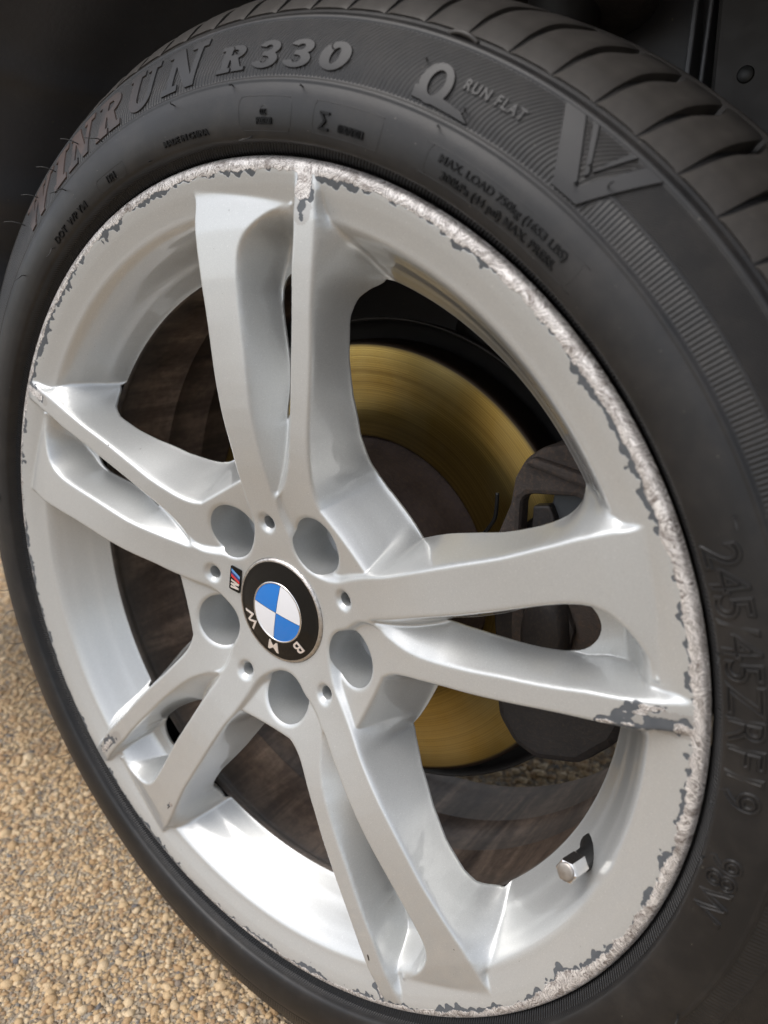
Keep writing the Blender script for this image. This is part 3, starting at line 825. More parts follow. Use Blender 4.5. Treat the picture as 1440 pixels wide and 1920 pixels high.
# ---- tyre valve
vb = Vector((.2095, .031, -.0840)); vt = Vector((.2048, .001, -.0765))
vd = (vt - vb).normalized()
def lathe_along(name, prof, mat, parent, origin, direction, seg=24, smooth=True):
    o = lathe(name, prof, mat, parent, seg=seg, smooth=smooth)
    q = Vector((0, 1, 0)).rotation_difference(direction)
    o.rotation_mode = 'QUATERNION'; o.rotation_quaternion = q; o.location = origin
    return o
vs = lathe_along('valve_stem', [(.0001, -.004), (.0092, -.004), (.0092, .000), (.0070, .004), (.0056, .009), (.0052, .018), (.0046, .020), (.0001, .020)], BLACKRUB, wheel, vb, vd)
lathe('valve_cap', [(.0001, .0180), (.0055, .0180), (.0060, .0192), (.0060, .0300), (.0055, .0312), (.0045, .0316)], CHROME, vs, seg=6, smooth=False)
lathe('cap_end', [(.0047, .0312), (.0045, .0320), (.0034, .0324), (.0001, .0325)], simple('dull_cap_end', (0.36, 0.33, 0.30), 0.42, 0.8, var=0.3, scale=300), vs, seg=24)
lathe_along('valve_recess', [(.0125, -.0030), (.0118, -.0012), (.0108, -.0006), (.0098, -.0020), (.0094, -.005)], PAINT, wheel, vb + vd * .001, (vd * .6 + Vector((-.93, 0, .37)) * .8).normalized(), seg=48)

# ================================================================== TYRE
TP = catmull([(.2588, .0110), (.2597, .0070), (.2608, .0038), (.2625, .0018), (.2643, .0004), (.2650, -.0002)], 4).tolist() + \
     catmull([(.2652, -.0050), (.2660, -.0066), (.2680, -.0078), (.2720, -.0089), (.2780, -.0093), (.2850, -.0085), (.2898, -.0068)], 5).tolist() + \
     [(.2904, -.0070), (.2914, -.0066), (.2921, -.0052)] + \
     catmull([(.2926, -.0049), (.2980, -.0035), (.3050, -.0008), (.3120, .0024), (.3172, .0052)], 5).tolist() + \
     [(.3176, .0050), (.3190, .0058), (.3197, .0072)]
TP += catmull([(.3205, .0088), (.3224, .0105), (.3262, .0150), (.3300, .0200), (.3335, .0275), (.3355, .0370), (.3368, .0480), (.3380, .0640), (.3395, .0900), (.3400, .1180)], 5).tolist()
TP = np.array(TP)
_mir = TP[::-1].copy(); _mir[:, 1] = 0.2360 - _mir[:, 1]; _mir = _mir[1:]
TPF = np.concatenate([TP, _mir])
def squash(V, prof, A):
    """the loaded tyre bulges and flattens near the ground"""
    W = V.copy()
    r = np.hypot(V[..., 0], V[..., 2]); a = np.degrees(np.arctan2(V[..., 2], V[..., 0]))
    w = np.exp(-((a + 90) / 24.0) ** 2) * np.clip((r - .262) / .07, 0, 1)
    front = np.clip((.118 - V[..., 1]) / .12, -1, 1)
    W[..., 1] -= 0.006 * w * front * np.clip(1.2 - np.abs(r - .30) / .05, 0, 1)
    W[..., 2] = np.maximum(W[..., 2], -HUB_Z + .0005)
    return W
tyre = lathe('tyre', TPF, RUB_SIDE, wheel, seg=900, disp=squash)
def tyre_y(r):
    m = (TP[:, 1] < .03)
    return np.interp(r, TP[m, 0], TP[m, 1])
def tyre_n(r):
    e = .0012; s = (tyre_y(r + e) - tyre_y(r - e)) / (2 * e); l = np.sqrt(1 + s * s)
    return s / l, -1 / l                        # (nr, ny) outward
def on_tyre(theta_deg, r, h):
    a = np.radians(theta_deg); nr, ny = tyre_n(r)
    R_ = r + h * nr
    return np.stack([R_ * np.cos(a), tyre_y(r) + h * ny, R_ * np.sin(a)], -1)
def tyre_text(body, theta, r, size, h=.00070, name='sidewall_lettering', wid=1.0, mat=RUB_LET, **kw):
    me, V = text_mesh(body, size, **kw)
    Rm = r + size * .35
    th = theta - np.degrees(V[:, 0] * wid / Rm)
    hh = h * (V[:, 2] > 0) - .0002 * (V[:, 2] <= 0) if not kw.get('outline') else V[:, 2] + .0001
    put_verts(me, on_tyre(th, r + V[:, 1], hh)); me.name = name
    for p in me.polygons: p.use_smooth = False
    me.materials.append(mat)
    return link(name, me, tyre)

def glyph_plate(name, polys, holes, theta0, rbase, h=.0007, cell=.00040, mat=None, rref=None):
    """raised flat shape on the tyre: polygons in (u, v) metres, u clockwise, v outwards."""
    polys = [np.array(p, float) for p in polys]; holes = [np.array(p, float) for p in holes]
    allp = np.concatenate(polys); lo = allp.min(0) - cell * 2; hi = allp.max(0) + cell * 2
    nx, ny = (np.ceil((hi - lo) / cell)).astype(int) + 1
    U, W = np.meshgrid(lo[0] + cell * np.arange(nx), lo[1] + cell * np.arange(ny), indexing='ij')
    P = np.stack([U.ravel(), W.ravel()], 1)
    d = np.full(len(P), 1e3)
    for p in polys: d = np.minimum(d, poly_sdf(P, p))
    for p in holes: d = np.maximum(d, -poly_sdf(P, p))
    d = d.reshape(nx, ny)
    kc = 0.25 * (d[:-1, :-1] + d[1:, :-1] + d[:-1, 1:] + d[1:, 1:]) < 0
    gu, gw = np.gradient(d, cell); l = np.maximum(gu * gu + gw * gw, .3)
    kp = np.pad(kc, 1); cn = kp[1:, 1:].astype(int) + kp[:-1, 1:] + kp[1:, :-1] + kp[:-1, :-1]
    b = (cn > 0) & (cn < 4)
    m = np.where(b, -np.clip(d, -cell, cell), 0)
    U = U + m * gu / l; W = W + m * gw / l
    rref = rref or (rbase + .008)
    TH = theta0 - np.degrees(U / rref); RH = rbase + W
    top = on_tyre(TH, RH, h * np.ones_like(RH)).reshape(-1, 3)
    I, J = np.nonzero(kc)
    q = np.stack([I * ny + J, (I + 1) * ny + J, (I + 1) * ny + J + 1, I * ny + J + 1], 1)
    E = []
    for ax, di, va, vb_ in ((0, 1, (1, 0), (1, 1)), (0, -1, (0, 1), (0, 0)), (1, 1, (1, 1), (0, 1)), (1, -1, (0, 0), (1, 0))):
        nb = np.zeros_like(kc)
        if ax == 0 and di == 1: nb[:-1] = kc[1:]
        elif ax == 0: nb[1:] = kc[:-1]
        elif di == 1: nb[:, :-1] = kc[:, 1:]
        else: nb[:, 1:] = kc[:, :-1]
        I2, J2 = np.nonzero(kc & ~nb)
        E.append(np.stack([(I2 + va[0]) * ny + J2 + va[1], (I2 + vb_[0]) * ny + J2 + vb_[1]], 1))
    E = np.concatenate(E); ue = np.unique(E)
    ex = (gu / np.sqrt(l)).ravel()[ue]; ew = (gw / np.sqrt(l)).ravel()[ue]
    U2 = U.ravel()[ue] + ex * .00035; W2 = W.ravel()[ue] + ew * .00035
    bot = on_tyre(theta0 - np.degrees(U2 / rref), rbase + W2, -.0003 * np.ones_like(U2))
    used = np.unique(q); rm = -np.ones(len(top), int); rm[used] = np.arange(len(used))
    V = [top[used], top[ue], bot]; n0 = len(used); n1 = len(ue)
    re = -np.ones(len(top), int); re[ue] = np.arange(n1); e = re[E] + n0
    Q = np.concatenate([rm[q], np.stack([e[:, 0], e[:, 1], e[:, 1] + n1, e[:, 0] + n1], 1)])
    return mesh_obj(name, np.concatenate(V), Q, mat or RUB_LET, tyre, smooth=False)

def rect(x0, x1, y0, y1): return [(x0, y0), (x1, y0), (x1, y1), (x0, y1)]
def ell(cx, cy, rx, ry, a0=0, a1=360, n=28): return [(cx + rx * math.cos(rad(a0 + (a1 - a0) * i / n)), cy + ry * math.sin(rad(a0 + (a1 - a0) * i / n))) for i in range(n + (0 if a1 - a0 == 360 else 1))]
def ring(cx, cy, rx, ry, ix, iy, a0, a1, n=22): return ell(cx, cy, rx, ry, a0, a1, n) + ell(cx, cy, ix, iy, a0, a1, n)[::-1]
GL = {
 'I': ([rect(.22, .78, 0, 1), rect(0, 1, 0, .15), rect(0, 1, .85, 1)], []),
 'N': ([rect(.12, .28, 0, 1), rect(.74, .88, 0, 1), [(.04, 1), (.36, 1), (.88, 0), (.66, 0)], rect(0, .42, 0, .14), rect(.60, 1, .86, 1), rect(0, .3, .86, 1)], []),
 'W': ([[(.03, 1), (.27, 1), (.36, 0), (.20, 0)], [(.20, 0), (.34, 0), (.56, 1), (.47, 1)], [(.42, 1), (.64, 1), (.74, 0), (.58, 0)], [(.58, 0), (.72, 0), (.97, 1), (.88, 1)], rect(-.03, .33, .87, 1), rect(.38, .70, .87, 1), rect(.80, 1.03, .87, 1)], []),
 'R': ([rect(.14, .42, 0, 1), ring(.50, .73, .44, .27, .17, .11, -90, 90), rect(.30, .52, .84, 1), rect(.30, .52, .46, .62), [(.44, .5), (.72, .5), (.98, .02), (.66, .02)], rect(0, .52, 0, .15), rect(.60, 1.06, 0, .14), rect(0, .3, .86, 1)], []),
 'U': ([rect(.10, .38, .30, 1), rect(.74, .90, .30, 1), ring(.5, .32, .40, .33, .24, .17, 180, 360), ring(.5, .32, .40, .33, .12, .15, 180, 290), rect(0, .50, .87, 1), rect(.60, 1.02, .87, 1)], []),
 '3': ([ring(.48, .73, .44, .28, .14, .11, -90, 160), ring(.48, .29, .50, .30, .16, .13, -170, 90), rect(.32, .50, .44, .60)], []),
 '0': ([ell(.5, .5, .52, .51)], [ell(.5, .5, .15, .29)]),
}
def big(ch, theta_c, wdeg, r0, h, shear=.22, rise=.0007):
    rm = r0 + h / 2; w = rad(wdeg) * rm
    def tr(p): return [((x - .5) * w * .92 + shear * (y - .5) * h, y * h) for x, y in p]
    P, H = GL[ch]
    glyph_plate('sidewall_letter', [tr(p) for p in P], [tr(p) for p in H], theta_c, r0, h=rise, rref=rm)
for ch, c, w in (('W', 125.4, 8.2), ('I', 118.9, 3.4), ('N', 114.0, 5.6), ('R', 108.0, 5.0), ('U', 102.0, 5.2), ('N', 95.3, 6.0)): big(ch, c, w, .2945, .0205)
for ch, c, w in (('R', 88.4, 3.7), ('3', 84.0, 3.3), ('3', 80.2, 3.4), ('0', 76.2, 3.3)): big(ch, c, w, .2958, .0118)
# run flat symbol
glyph_plate('runflat_symbol', [ell(.0, .0065, .0078, .0078), rect(-.0086, .004, -.0005, .004), [(-.0086, -.0005), (.0225, -.0018), (.0180, .0006), (.0175, .0012), (.004, .0028)], ], [ell(.0003, .0068, .0037, .0049)], 65.7, .2951, h=.0010, rref=.301)
tyre_text('RUN FLAT', 60.6, .3040, .0056, h=.0006, offset=.00018, space=1.25, extrude=.0003)
# chevron
def pv(th, r): return ((51.0 - th) * rad(1) * .306, r - .2935)
glyph_plate('chevron_mark', [[pv(56.0, .3172), pv(54.2, .3172), pv(51.0, .2975), pv(51.2, .2935), pv(52.6, .2935)], [pv(52.0, .2935), pv(50.2, .2935), pv(47.0, .3172), pv(48.4, .3172), pv(50.9, .2985)]], [], 51.0, .2935, h=.0010, rref=.306)
glyph_plate('chevron_mark', [[pv(53.5, .3172), pv(53.0, .3172), pv(51.1, .3040), pv(51.2, .3020)], [pv(51.25, .3018), pv(51.0, .3040), pv(49.4, .3172), pv(49.9, .3172)]], [], 51.0, .2935, h=.0008, rref=.306)
# small texts
tyre_text('MADE IN CHINA', 94.7, .2694, .0039, offset=.00008, wid=1.2, mat=RUB_SMALL)
tyre_text('1324', 108.9, .2690, .0052, offset=.00005, wid=.85, mat=RUB_SMALL)
tyre_text('DOT  WP YM', 119.5, .2680, .0052, offset=.00004, wid=1.35, mat=RUB_SMALL)
tyre_text('F000300', 82.9, .2718, .0040, offset=.00010, wid=.72, mat=RUB_SMALL)
tyre_text('CCC', 83.0, .2757, .0034, offset=.00005, wid=.55, mat=RUB_SMALL)
tyre_text('010070/2013', 71.9, .2726, .0046, offset=.00008, wid=.60, mat=RUB_SMALL)
tyre_text('Σ', 75.2, .2722, .0098, h=.0008, offset=.00015, wid=1.0, mat=RUB_SMALL)
tyre_text('MAX. LOAD 750kg (1653 LBS)', 54.9, .2774, .0045, offset=.00004, wid=1.22, mat=RUB_SMALL)
tyre_text('300kPa (44 psi) MAX. PRESS.', 54.7, .2720, .0045, offset=.00004, wid=1.19, mat=RUB_SMALL)
tyre_text('245/45ZRF19', 11.2, .2682, .0192, outline=.00075, wid=1.05, mat=RUB_SIDE)
tyre_text('98W', -8.6, .2692, .0165, outline=.00068, wid=1.02, mat=RUB_SIDE)
tyre_text('E4', 172.2, .2745, .0052, offset=.00005, wid=.9, mat=RUB_SMALL)
def outline_loop(name, pts, r=.00016):
    P = catmull([(*p, 0) for p in pts + pts[:1]], 5)[:, :2]
    n = len(P); V = []; 
    for i in range(n):
        for k, (dr2, dh) in enumerate(((-.00026, -.0001), (0, .00018), (.00026, -.0001))):
            t = P[min(i + 1, n - 1)] - P[max(i - 1, 0)]; t = t * np.array([rad(1) * .275, 1]); t /= max(np.linalg.norm(t), 1e-9)
            nrm = np.array([-t[1], t[0]])
            th = P[i, 0] + math.degrees(nrm[0] * dr2 / .275); rr_ = P[i, 1] + nrm[1] * dr2
            V.append(on_tyre(np.array(th), np.array(rr_), np.array(dh)))
    F = [(i * 3 + k, (i + 1) * 3 + k, (i + 1) * 3 + k + 1, i * 3 + k + 1) for i in range(n - 1) for k in range(2)]
    mesh_obj(name, np.array(V), F, RUB_SIDE, tyre)
def rloop(t0, t1, r0, r1, c=.0022):
    d = math.degrees(c / .275)
    out = []
    for (ct, cr, a0) in ((t1 - d, r1 - c, 0), (t0 + d, r1 - c, 90), (t0 + d, r0 + c, 180), (t1 - d, r0 + c, 270)):
        for a in (0, 30, 60, 90): out.append((ct + d * math.cos(rad(a0 + a)), cr + c * math.sin(rad(a0 + a))))
    return out
outline_loop('data_panel_outline', rloop(79.4, 86.4, .2690, .2835, .004))
outline_loop('data_panel_outline', rloop(68.6, 76.6, .2702, .2835, .003))
outline_loop('data_panel_outline', rloop(105.9, 111.9, .2676, .2742, .0030))
outline_loop('data_panel_outline', rloop(46.3, 63.3, .2705, .2825, .003))
outline_loop('data_panel_outline', [(83.0 + .45 * math.cos(rad(a)), .2772 + .0024 * math.sin(rad(a))) for a in range(0, 360, 24)])
outline_loop('data_panel_outline', [(172.2 + .9 * math.cos(rad(a)), .2764 + .0040 * math.sin(rad(a))) for a in range(0, 360, 24)])

# ---- tread: shoulder blocks, each one of its own, then the inner ribs
NB = 94
def block_mesh():
    # axial stations t 0..1 from the shoulder line (r .3227) across to the first main groove; u 0..1 round the wheel
    top = catmull([(.3226, .0096), (.3262, .0135), (.3320, .0200), (.3368, .0285), (.3402, .0390), (.3436, .0560), (.3462, .0740), (.3470, .0840)], 4)
    n = len(top); pitch = 360.0 / NB
    V = []; m = 9
    s = np.linspace(0, 1, n)
    curve = 0.55 * np.sin(s * PI * .9) * (-1) + .9 * s           # how the lateral groove bows, in degrees
    gap = np.interp(s, [0, .12, .45, .68, .80, 1], [.16, .30, .75, 1.25, .9, .35])
    for i in range(n):
        a0 = curve[i]; a1 = curve[i] + pitch - gap[i]
        for j in range(m):
            u = j / (m - 1)
            du = 0.0
            if j == 0: du = -.0; 
            A_ = a0 + (a1 - a0) * u
            drop = .0012 * (u ** 6) * 0 + .0007 * ((2 * u - 1) ** 8)
            r, y = top[i]
            nr, ny = (1, 0)
            lift = .0010 * math.sin(PI * min(1, s[i] * 3)) * (1 - u)     # scooped face
            V.append(((r - drop + lift * .5), y, A_))
    V = np.array(V)
    base = V.copy(); base[:, 0] -= .0068 * np.repeat(np.clip(s * 2.2 + .25, 0, 1), m); base[:, 1] += .0018 * np.repeat(1 - s, m)
    Vc = np.concatenate([V, base]); a = np.radians(Vc[:, 2])
    C_ = np.stack([Vc[:, 0] * np.cos(a), Vc[:, 1], Vc[:, 0] * np.sin(a)], 1)
    F = [(i * m + j, i * m + j + 1, (i + 1) * m + j + 1, (i + 1) * m + j) for i in range(n - 1) for j in range(m - 1)]
    o = n * m
    F += [(i * m, (i + 1) * m, o + (i + 1) * m, o + i * m) for i in range(n - 1)]
    F += [(i * m + m - 1, o + i * m + m - 1, o + (i + 1) * m + m - 1, (i + 1) * m + m - 1) for i in range(n - 1)]
    F += [(j, o + j, o + j + 1, j + 1) for j in range(m - 1)] + [((n - 1) * m + j, (n - 1) * m + j + 1, o + (n - 1) * m + j + 1, o + (n - 1) * m + j) for j in range(m - 1)]
    me = mesh_from('tread_block', C_, F, RUB_TREAD, smooth=True)
    me.update()
    # sharp side edges
    import bmesh
    bm = bmesh.new(); bm.from_mesh(me); bmesh.ops.recalc_face_normals(bm, faces=bm.faces)
    for e in bm.edges:
        if len(e.link_faces) == 2 and e.calc_face_angle(0) > 0.7: e.smooth = False
    bm.to_mesh(me); bm.free()
    return me
bmesh_block = block_mesh()
for k in range(NB):
    ang = 47.0 + k * 360.0 / NB
    aw = (ang + 180) % 360 - 180
    if -118 < aw < -62: continue                                  # pressed against the ground, out of sight
    o = link('tread_block', bmesh_block, tyre)
    o.rotation_euler = (0, rad(-ang), 0)
lathe('tread_rib', [(.3395, .0925), (.3480, .0930), (.3487, .0950), (.3490, .1180), (.3487, .1410), (.3480, .1430), (.3395, .1435)], RUB_TREAD, tyre, seg=480, disp=squash)
lathe('tread_rib', [(.3395, .1515), (.3472, .1520), (.3460, .165), (.3430, .182), (.3390, .197), (.3330, .210), (.3255, .220)], RUB_TREAD, tyre, seg=480, disp=squash)

# ---- moulding hairs left on the tyre
def hair(theta, r, length, dirv, bend):
    p = on_tyre(np.array(theta), np.array(r), np.array(0.0))
    nr, ny = tyre_n(r); a = rad(theta)
    n = np.array([nr * math.cos(a), ny, nr * math.sin(a)]); t = np.array([-math.sin(a), 0, math.cos(a)]); rd = np.array([math.cos(a), 0, math.sin(a)])
    d1 = n + dirv * t + bend * rd
    d1 /= np.linalg.norm(d1)
    pts = [p - n * .0005, p + n * length * .35, p + n * length * .5 + d1 * length * .35 + rd * bend * .001, p + n * length * .55 + d1 * length * .8 + t * dirv * .001]
    tube('rubber_hair', pts, .00038, BLACKRUB, tyre, seg=5, taper=.6)
for th, r, L, dv, bn in [(109.5, .2925, .0075, .6, -.5), (114.5, .3055, .008, .8, .3), (120.5, .3085, .0085, .8, .3), (125.5, .3095, .008, .8, .3), (130.5, .311, .010, .8, .4), (147.0, .312, .010, .3, .6),
                         (118.0, .2860, .0075, .6, -.6), (96.0, .2870, .0035, -.6, -.4), (87.5, .2890, .004, -.7, -.6), (78.6, .2880, .0035, -.7, -.5), (63.5, .2885, .003, -.7, -.5), (101.5, .2672, .003, -.6, .2), (85.0, .2668, .005, .9, .3),
                         (133.0, .2790, .007, .5, -.6), (125.0, .2690, .006, .9, -.9), (165.0, .2840, .006, .8, .2), (67.6, .3085, .003, -.7, -.4), (62.2, .2975, .003, -.7, .3), (49.3, .3045, .005, -.5, .5), (51.4, .3060, .004, -.2, -.6), (51.3, .2990, .003, -.2, -.6),
                         (24.5, .2830, .006, -.8, .1), (13.5, .2668, .0045, -.6, .9), (-.8, .2655, .004, -.6, .9), (-6.5, .2665, .004, -.8, .9), (-24.0, .2890, .006, -.9, -.2), (-31.0, .2900, .006, -.9, .2), (88.0, .3040, .003, -.5, .5), (76.7, .3045, .003, -.8, .3)]:
    hair(th, r, L, dv, bn)
for k, th in enumerate([190, 193.5, 199, 205.5, 207.5, 213, 218.5, 220, 226, 228.5, 233, 238.5, 241, 184.5, 180.5]):
    hair(th, .3085 + .002 * (k % 3), .0065 + .0014 * (k % 4), .9 if k % 2 else -.5, .5)
# little rubber tears
tube('rubber_hair', [on_tyre(np.array(t_), np.array(.3205), np.array(h_)) for t_, h_ in ((67.4, 0), (66.6, .0016), (65.6, .0016), (64.8, 0))], .0011, RUB_TREAD, tyre, seg=6)

# ================================================================== BRAKE
disc = empty('brake_disc', (0, 0, HUB_Z), 'worn gold brown brake disc visible between the spokes of the silver wheel', 'brake disc')
lathe('friction_ring', [(.0968, .1235), (.0972, .1182), (.0985, .1176), (.1590, .1176), (.1612, .1180), (.1625, .1195), (.1630, .1215), (.1630, .1420), (.1615, .1436), (.0972, .1436), (.0968, .1235)], DISC, disc, seg=300)
lathe('disc_hat', [(.0345, .0640), (.0840, .0640), (.0875, .0655), (.0890, .0690), (.0895, .1000), (.0905, .1100), (.0935, .1180), (.0968, .1235)], HAT, disc, seg=240)
shield = empty('splash_shield', (0, 0, HUB_Z), 'dark dusty metal splash shield standing behind the brake disc', 'shield')
lathe('shield_plate', [(.060, .150), (.150, .152), (.170, .150), (.1745, .143), (.1760, .1360), (.1775, .1362), (.1765, .146), (.171, .154), (.150, .156), (.060, .154)], STEEL, shield, seg=200, a0=32, a1=330)
lathe('axle_carrier', [(.0001, .120), (.055, .120), (.060, .140), (.060, .156), (.050, .160), (.045, .23), (.0001, .23)], CALIPER, shield, seg=80)

cal = empty('brake_caliper', (0, 0, HUB_Z), 'rusty brown brake caliper clamped over the right side of the brake disc', 'brake caliper')
mm = lambda L: [(x / 1000, z / 1000) for x, z in L]
prism('caliper_bracket', mm([(113, 46), (124, 76), (126, 92), (132, 104), (142, 112), (156, 116), (176, 110), (193, 96), (200, 80), (203, 60), (196, 52), (170, 54), (150, 50), (134, 44), (122, 40)]), .086, .100, BRACKET, cal, bevel=.003,
      hole=mm([(131, 58), (131, 80), (135, 84), (164, 87), (174, 80), (176, 66), (150, 58)]))
prism('bracket_rib', mm([(133, 103), (139, 107), (186, 98), (195, 88), (190, 86), (180, 92)]), .080, .090, BRACKET, cal, bevel=.002)
prism('bracket_arm', mm([(132, 98), (142, 112), (156, 116), (176, 110), (193, 96), (186, 90), (160, 98)]), .098, .158, BRACKET, cal, bevel=.003)
prism('bracket_foot', mm([(119, -50), (122, -66), (134, -82), (150, -88), (178, -80), (198, -58), (203, -44), (196, -34), (160, -36), (130, -38)]), .088, .150, CALIPER, cal, bevel=.006)
prism('caliper_body', mm([(128, -38), (124, -6), (124, 26), (130, 52), (166, 56), (192, 50), (203, 20), (203, -16), (196, -40), (160, -42)]), .094, .112, BRACKET, cal, bevel=.005)
prism('caliper_bridge', mm([(168, -40), (172, 0), (168, 54), (190, 56), (200, 30), (203, 0), (200, -30), (190, -44)]), .110, .175, CALIPER, cal, bevel=.005)
lathe_along('piston_boss', [(.0001, .012), (.014, .012), (.0185, .010), (.0215, .004), (.0225, -.004)], CALIPER, cal, Vector((.150, .094, .000)), Vector((0, -1, 0)), seg=48).scale = (1.25, 1, .72)
prism('brake_pad', mm([(112, -36), (108, 0), (112, 38), (126, 60), (150, 84), (178, 80), (170, 40), (168, 0), (168, -36)]), .1040, .1165, CALIPER, cal, bevel=.002)
prism('pad_plate', mm([(144, 66), (146, 88), (160, 90), (178, 84), (182, 74), (170, 66)]), .0985, .1035, PADGREY, cal, bevel=.0015)
prism('pad_plate', mm([(136, 62), (136, 76), (146, 78), (150, 70), (150, 60)]), .092, .100, CALIPER, cal, bevel=.0015)
prism('pad_plate', mm([(136, -16), (134, 14), (140, 24), (160, 22), (168, 6), (164, -14), (150, -20)]), .0890, .0945, CALIPER, cal, bevel=.003)
lathe_along('guide_pin', [(.0001, .004), (.004, .004), (.006, .002), (.0065, -.004)], PADGREY, cal, Vector((.166, .0975, .074)), Vector((0, -1, 0)), seg=24)
tube('pad_spring', [(.0985, .103, .0470), (.1040, .102, .0545), (.1078, .101, .0610), (.1092, .100, .0690), (.1098, .099, .0780)], .0013, BLACKRUB, cal, seg=8)

# ================================================================== CAR BODY ROUND THE WHEEL
body = empty('wheel_arch', (0, 0, HUB_Z), 'dark wheel arch with dusty black plastic liner above and behind the tyre', 'wheel arch')
def liner_disp(V, prof, A):
    W = V.copy(); a = np.degrees(A)
    r = np.hypot(V[..., 0], V[..., 2])
    ridge = .006 * np.exp(-((a - 142) / 2.2) ** 2) + .005 * np.exp(-((a - 128.0) / 1.6) ** 2) + .006 * np.exp(-((a - 62) / 2.0) ** 2) + .004 * np.exp(-((a - 158) / 2.5) ** 2) - .012 * np.exp(-((a - 150.5) / 3.5) ** 2)
    k = (r - ridge[None, :] + .0025 * np.sin(W[..., 1] * 60)) / r
    W[..., 0] *= k; W[..., 2] *= k
    return W
liner = lathe('wheel_arch_liner', catmull([(.4700, -.0150), (.4480, -.0150), (.4430, .010), (.4420, .060), (.4400, .150), (.4330, .230), (.4200, .262), (.3900, .280), (.3300, .290), (.2400, .295), (.130, .300)], 5), LINER, body, seg=300, a0=2, a1=182, disp=liner_disp)
# push pin and bolts on the liner wall
for (x, y, z, rr_) in ((.1790, .276, .3270, .0045), (-.31, .20, .305, .008), (-.38, .11, .215, .008), (-.34, .05, .275, .0075)):
    d = Vector((x, 0, z)).normalized()
    nrm = Vector((0, -1, 0)) if y > .25 else -d
    pos = Vector((x, y, z)) if y > .25 else d * .4385 + Vector((0, y, 0))
    lathe_along('push_pin', [(.0001, .0035), (rr_ * .6, .0035), (rr_ * .9, .0025), (rr_, .0008), (rr_, -.002)], BLACKGLOSS, liner, pos, nrm, seg=20)
# moulded ribs on the back wall at the upper right
for (x0, x1) in ((.146, .150), (.156, .159)):
    prism('liner_rib', [(x0, .27), (x1, .27), (x1 + .004, .42), (x0 + .004, .42)], .262, .284, LINER, liner, bevel=.001)
prism('liner_bracket', [(.168, .265), (.205, .270), (.222, .300), (.215, .345), (.190, .40), (.165, .40)], .255, .266, STEEL, liner, bevel=.003)
lathe_along('liner_grommet', [(.0001, .0006), (.0042, .0006), (.005, .0), (.005, -.002)], BLACKRUB, liner, Vector((.1870, .2545, .3215)), Vector((0, -1, 0)), seg=20)
# spring seat seen over the tyre
strut = empty('suspension_strut', (0, 0, HUB_Z), 'dusty rubber and steel spring seat above the top of the tyre', 'strut')
s1 = lathe('spring_seat', catmull([(.0001, .040), (.040, .040), (.062, .036), (.070, .028), (.071, .020), (.066, .012), (.060, .006), (.058, -.004), (.052, -.010), (.040, -.014), (.0001, -.014)], 4), rusty('dusty_spring_seat', (0.045, 0.038, 0.034), (0.075, 0.062, 0.054), (0.10, 0.085, 0.07), .0005, .75), strut, seg=90)
s1.rotation_euler = (rad(90 - 12), rad(6), 0); s1.location = (.078, .232, .383)
s2 = lathe('strut_tube', [(.024, .2), (.024, -.25)], STEEL, strut, seg=40)
s2.rotation_euler = (rad(90 - 12), rad(6), 0); s2.location = (.078, .232, .383)

# fender and bumper: outside the frame, they shade the arch and are mirrored in the paint
def fender():
    n = 60; V = []
    for i in range(n + 1):
        a = rad(-8 + 196 * i / n)
        for (r, y) in ((.4480, -.004), (.4500, -.018), (.4580, -.024), (.4800, -.024), (.62, -.012), (.80, .05), (.86, .2), (.86, .9)):
            V.append((r * math.cos(a) * (1.0 if r < .5 else 1.15), y, max(r * math.sin(a), -.05 if r > .46 else -9)))
    F = [(i * 8 + k, (i + 1) * 8 + k, (i + 1) * 8 + k + 1, i * 8 + k + 1) for i in range(n) for k in range(7)]
    mesh_obj('fender', V, F, CARPAINT, body)
fender()
prism('floor_pan', [(-.50, .24), (1.5, .24), (1.5, .60), (-.50, .60)], .36, 1.5, LINER, body, bevel=.01)

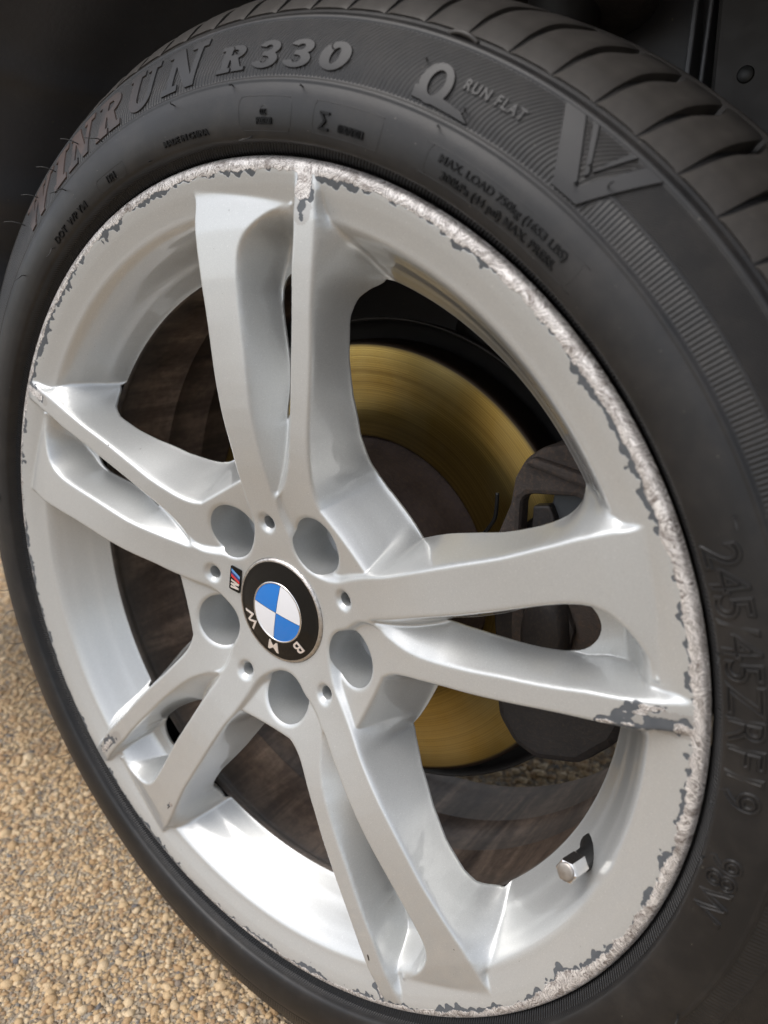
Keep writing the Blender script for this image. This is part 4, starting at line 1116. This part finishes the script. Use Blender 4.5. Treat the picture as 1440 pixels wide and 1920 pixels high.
# ================================================================== GROUND
gm = bpy.data.meshes.new('ground')
gm.from_pydata([(-60, -60, .0004), (60, -60, .0004), (60, 60, .0004), (-60, 60, .0004)], [], [(0, 1, 2, 3)]); gm.materials.append(GROUND)
tag(link('ground', gm), kind='structure')
def ico(sub):
    import bmesh
    bm = bmesh.new(); bmesh.ops.create_icosphere(bm, subdivisions=sub, radius=1.0)
    V = np.array([v.co[:] for v in bm.verts]); F = np.array([[v.index for v in f.verts] for f in bm.faces]); bm.free()
    return V, F
def stones():
    Cw = np.array([.30064, -.28636, .19545 + HUB_Z]); Mx = np.array(_M)
    x = np.arange(-1.45, .35, .0038); y = np.arange(-.48, .95, .0038)
    X, Y = np.meshgrid(x, y); X = X.ravel() + rng.uniform(-.0018, .0018, X.size); Y = Y.ravel() + rng.uniform(-.0018, .0018, Y.size)
    P = np.stack([X, Y, np.zeros_like(X)], 1)
    c = (P - Cw) @ Mx.T
    u = 0.713 * c[:, 0] / c[:, 2]; v = 0.713 * c[:, 1] / c[:, 2]     # half height = .5
    vis = (c[:, 2] > .1) & (np.abs(u) < .50) & (np.abs(v) < .62)
    # under the wheel only the strip behind it is ever seen
    d = np.linalg.norm(P - Cw, axis=1)
    left = (u < .02)
    thru = (X > -.12) & (X < .22) & (Y > .24) & (Y < .75)
    vis &= (left | thru)
    far = d > .90
    vis &= ~(far & (rng.random(len(X)) < .50))
    # sparser, larger stones round the patch the photograph shows
    near = (~vis) & (X > -.70) & (X < .42) & (Y > -.48) & (Y < .22) & (rng.random(len(X)) < .42)
    big = near[vis | near]
    vis = vis | near
    P = P[vis]; d = d[vis]; far = far[vis]; far = far | big
    out = []
    for sel, sub in ((~far, 1), (far, 1)):
        Vb, Fb = ico(sub); Q = P[sel]; n = len(Q)
        if not n: continue
        s = rng.lognormal(math.log(.0025), .30, n).clip(.0014, .0060) * (1.35 if sel is far else 1.0)
        sc = np.stack([s * rng.uniform(.8, 1.3, n), s * rng.uniform(.7, 1.1, n), s * rng.uniform(.45, .7, n)], 1)
        # lumpy shape: per stone random low-frequency displacement
        w = rng.normal(0, 1, (n, 3, 3)); ph = rng.uniform(0, 6.28, (n, 3))
        disp = 1 + .22 * np.sin(np.einsum('vk,nmk->nvm', Vb, w * 2.1) + ph[:, None, :]).sum(2) * .6
        Vn = Vb[None] * disp[..., None] * sc[:, None, :]
        q = rng.uniform(0, 2 * PI, n); t1 = rng.normal(0, .35, n)
        cz, sz = np.cos(q), np.sin(q); ct, st = np.cos(t1), np.sin(t1)
        a = Vn[..., 0] * ct[:, None] - Vn[..., 2] * st[:, None]; z = Vn[..., 0] * st[:, None] + Vn[..., 2] * ct[:, None]; b = Vn[..., 1]
        W = np.stack([a * cz[:, None] - b * sz[:, None] + Q[:, :1], a * sz[:, None] + b * cz[:, None] + Q[:, 1:2], z + (-.0003 + rng.uniform(-.0004, .0004, n))[:, None]], -1)
        F = (Fb[None] + (np.arange(n) * len(Vb))[:, None, None]).reshape(-1, 3)
        tone = np.repeat(rng.random(n), len(Vb))
        out.append((W.reshape(-1, 3), F, tone))
    off = 0; VV, FF, TTn = [], [], []
    for V, F, t in out: VV.append(V); FF.append(F + off); TTn.append(t); off += len(V)
    o = mesh_obj('gravel', np.concatenate(VV), np.concatenate(FF), PEBBLE, smooth=True, attrs={'tone': np.concatenate(TTn)})
    print('stones', len(P), 'tris', sum(len(f) for f in FF))
    return o
tag(stones(), 'tan and brown pebbles set tightly in the ground beside the tyre', 'gravel', kind='stuff')
tri = sum(len(o.data.polygons) for o in scene.objects if o.type == 'MESH')
print('faces', tri)
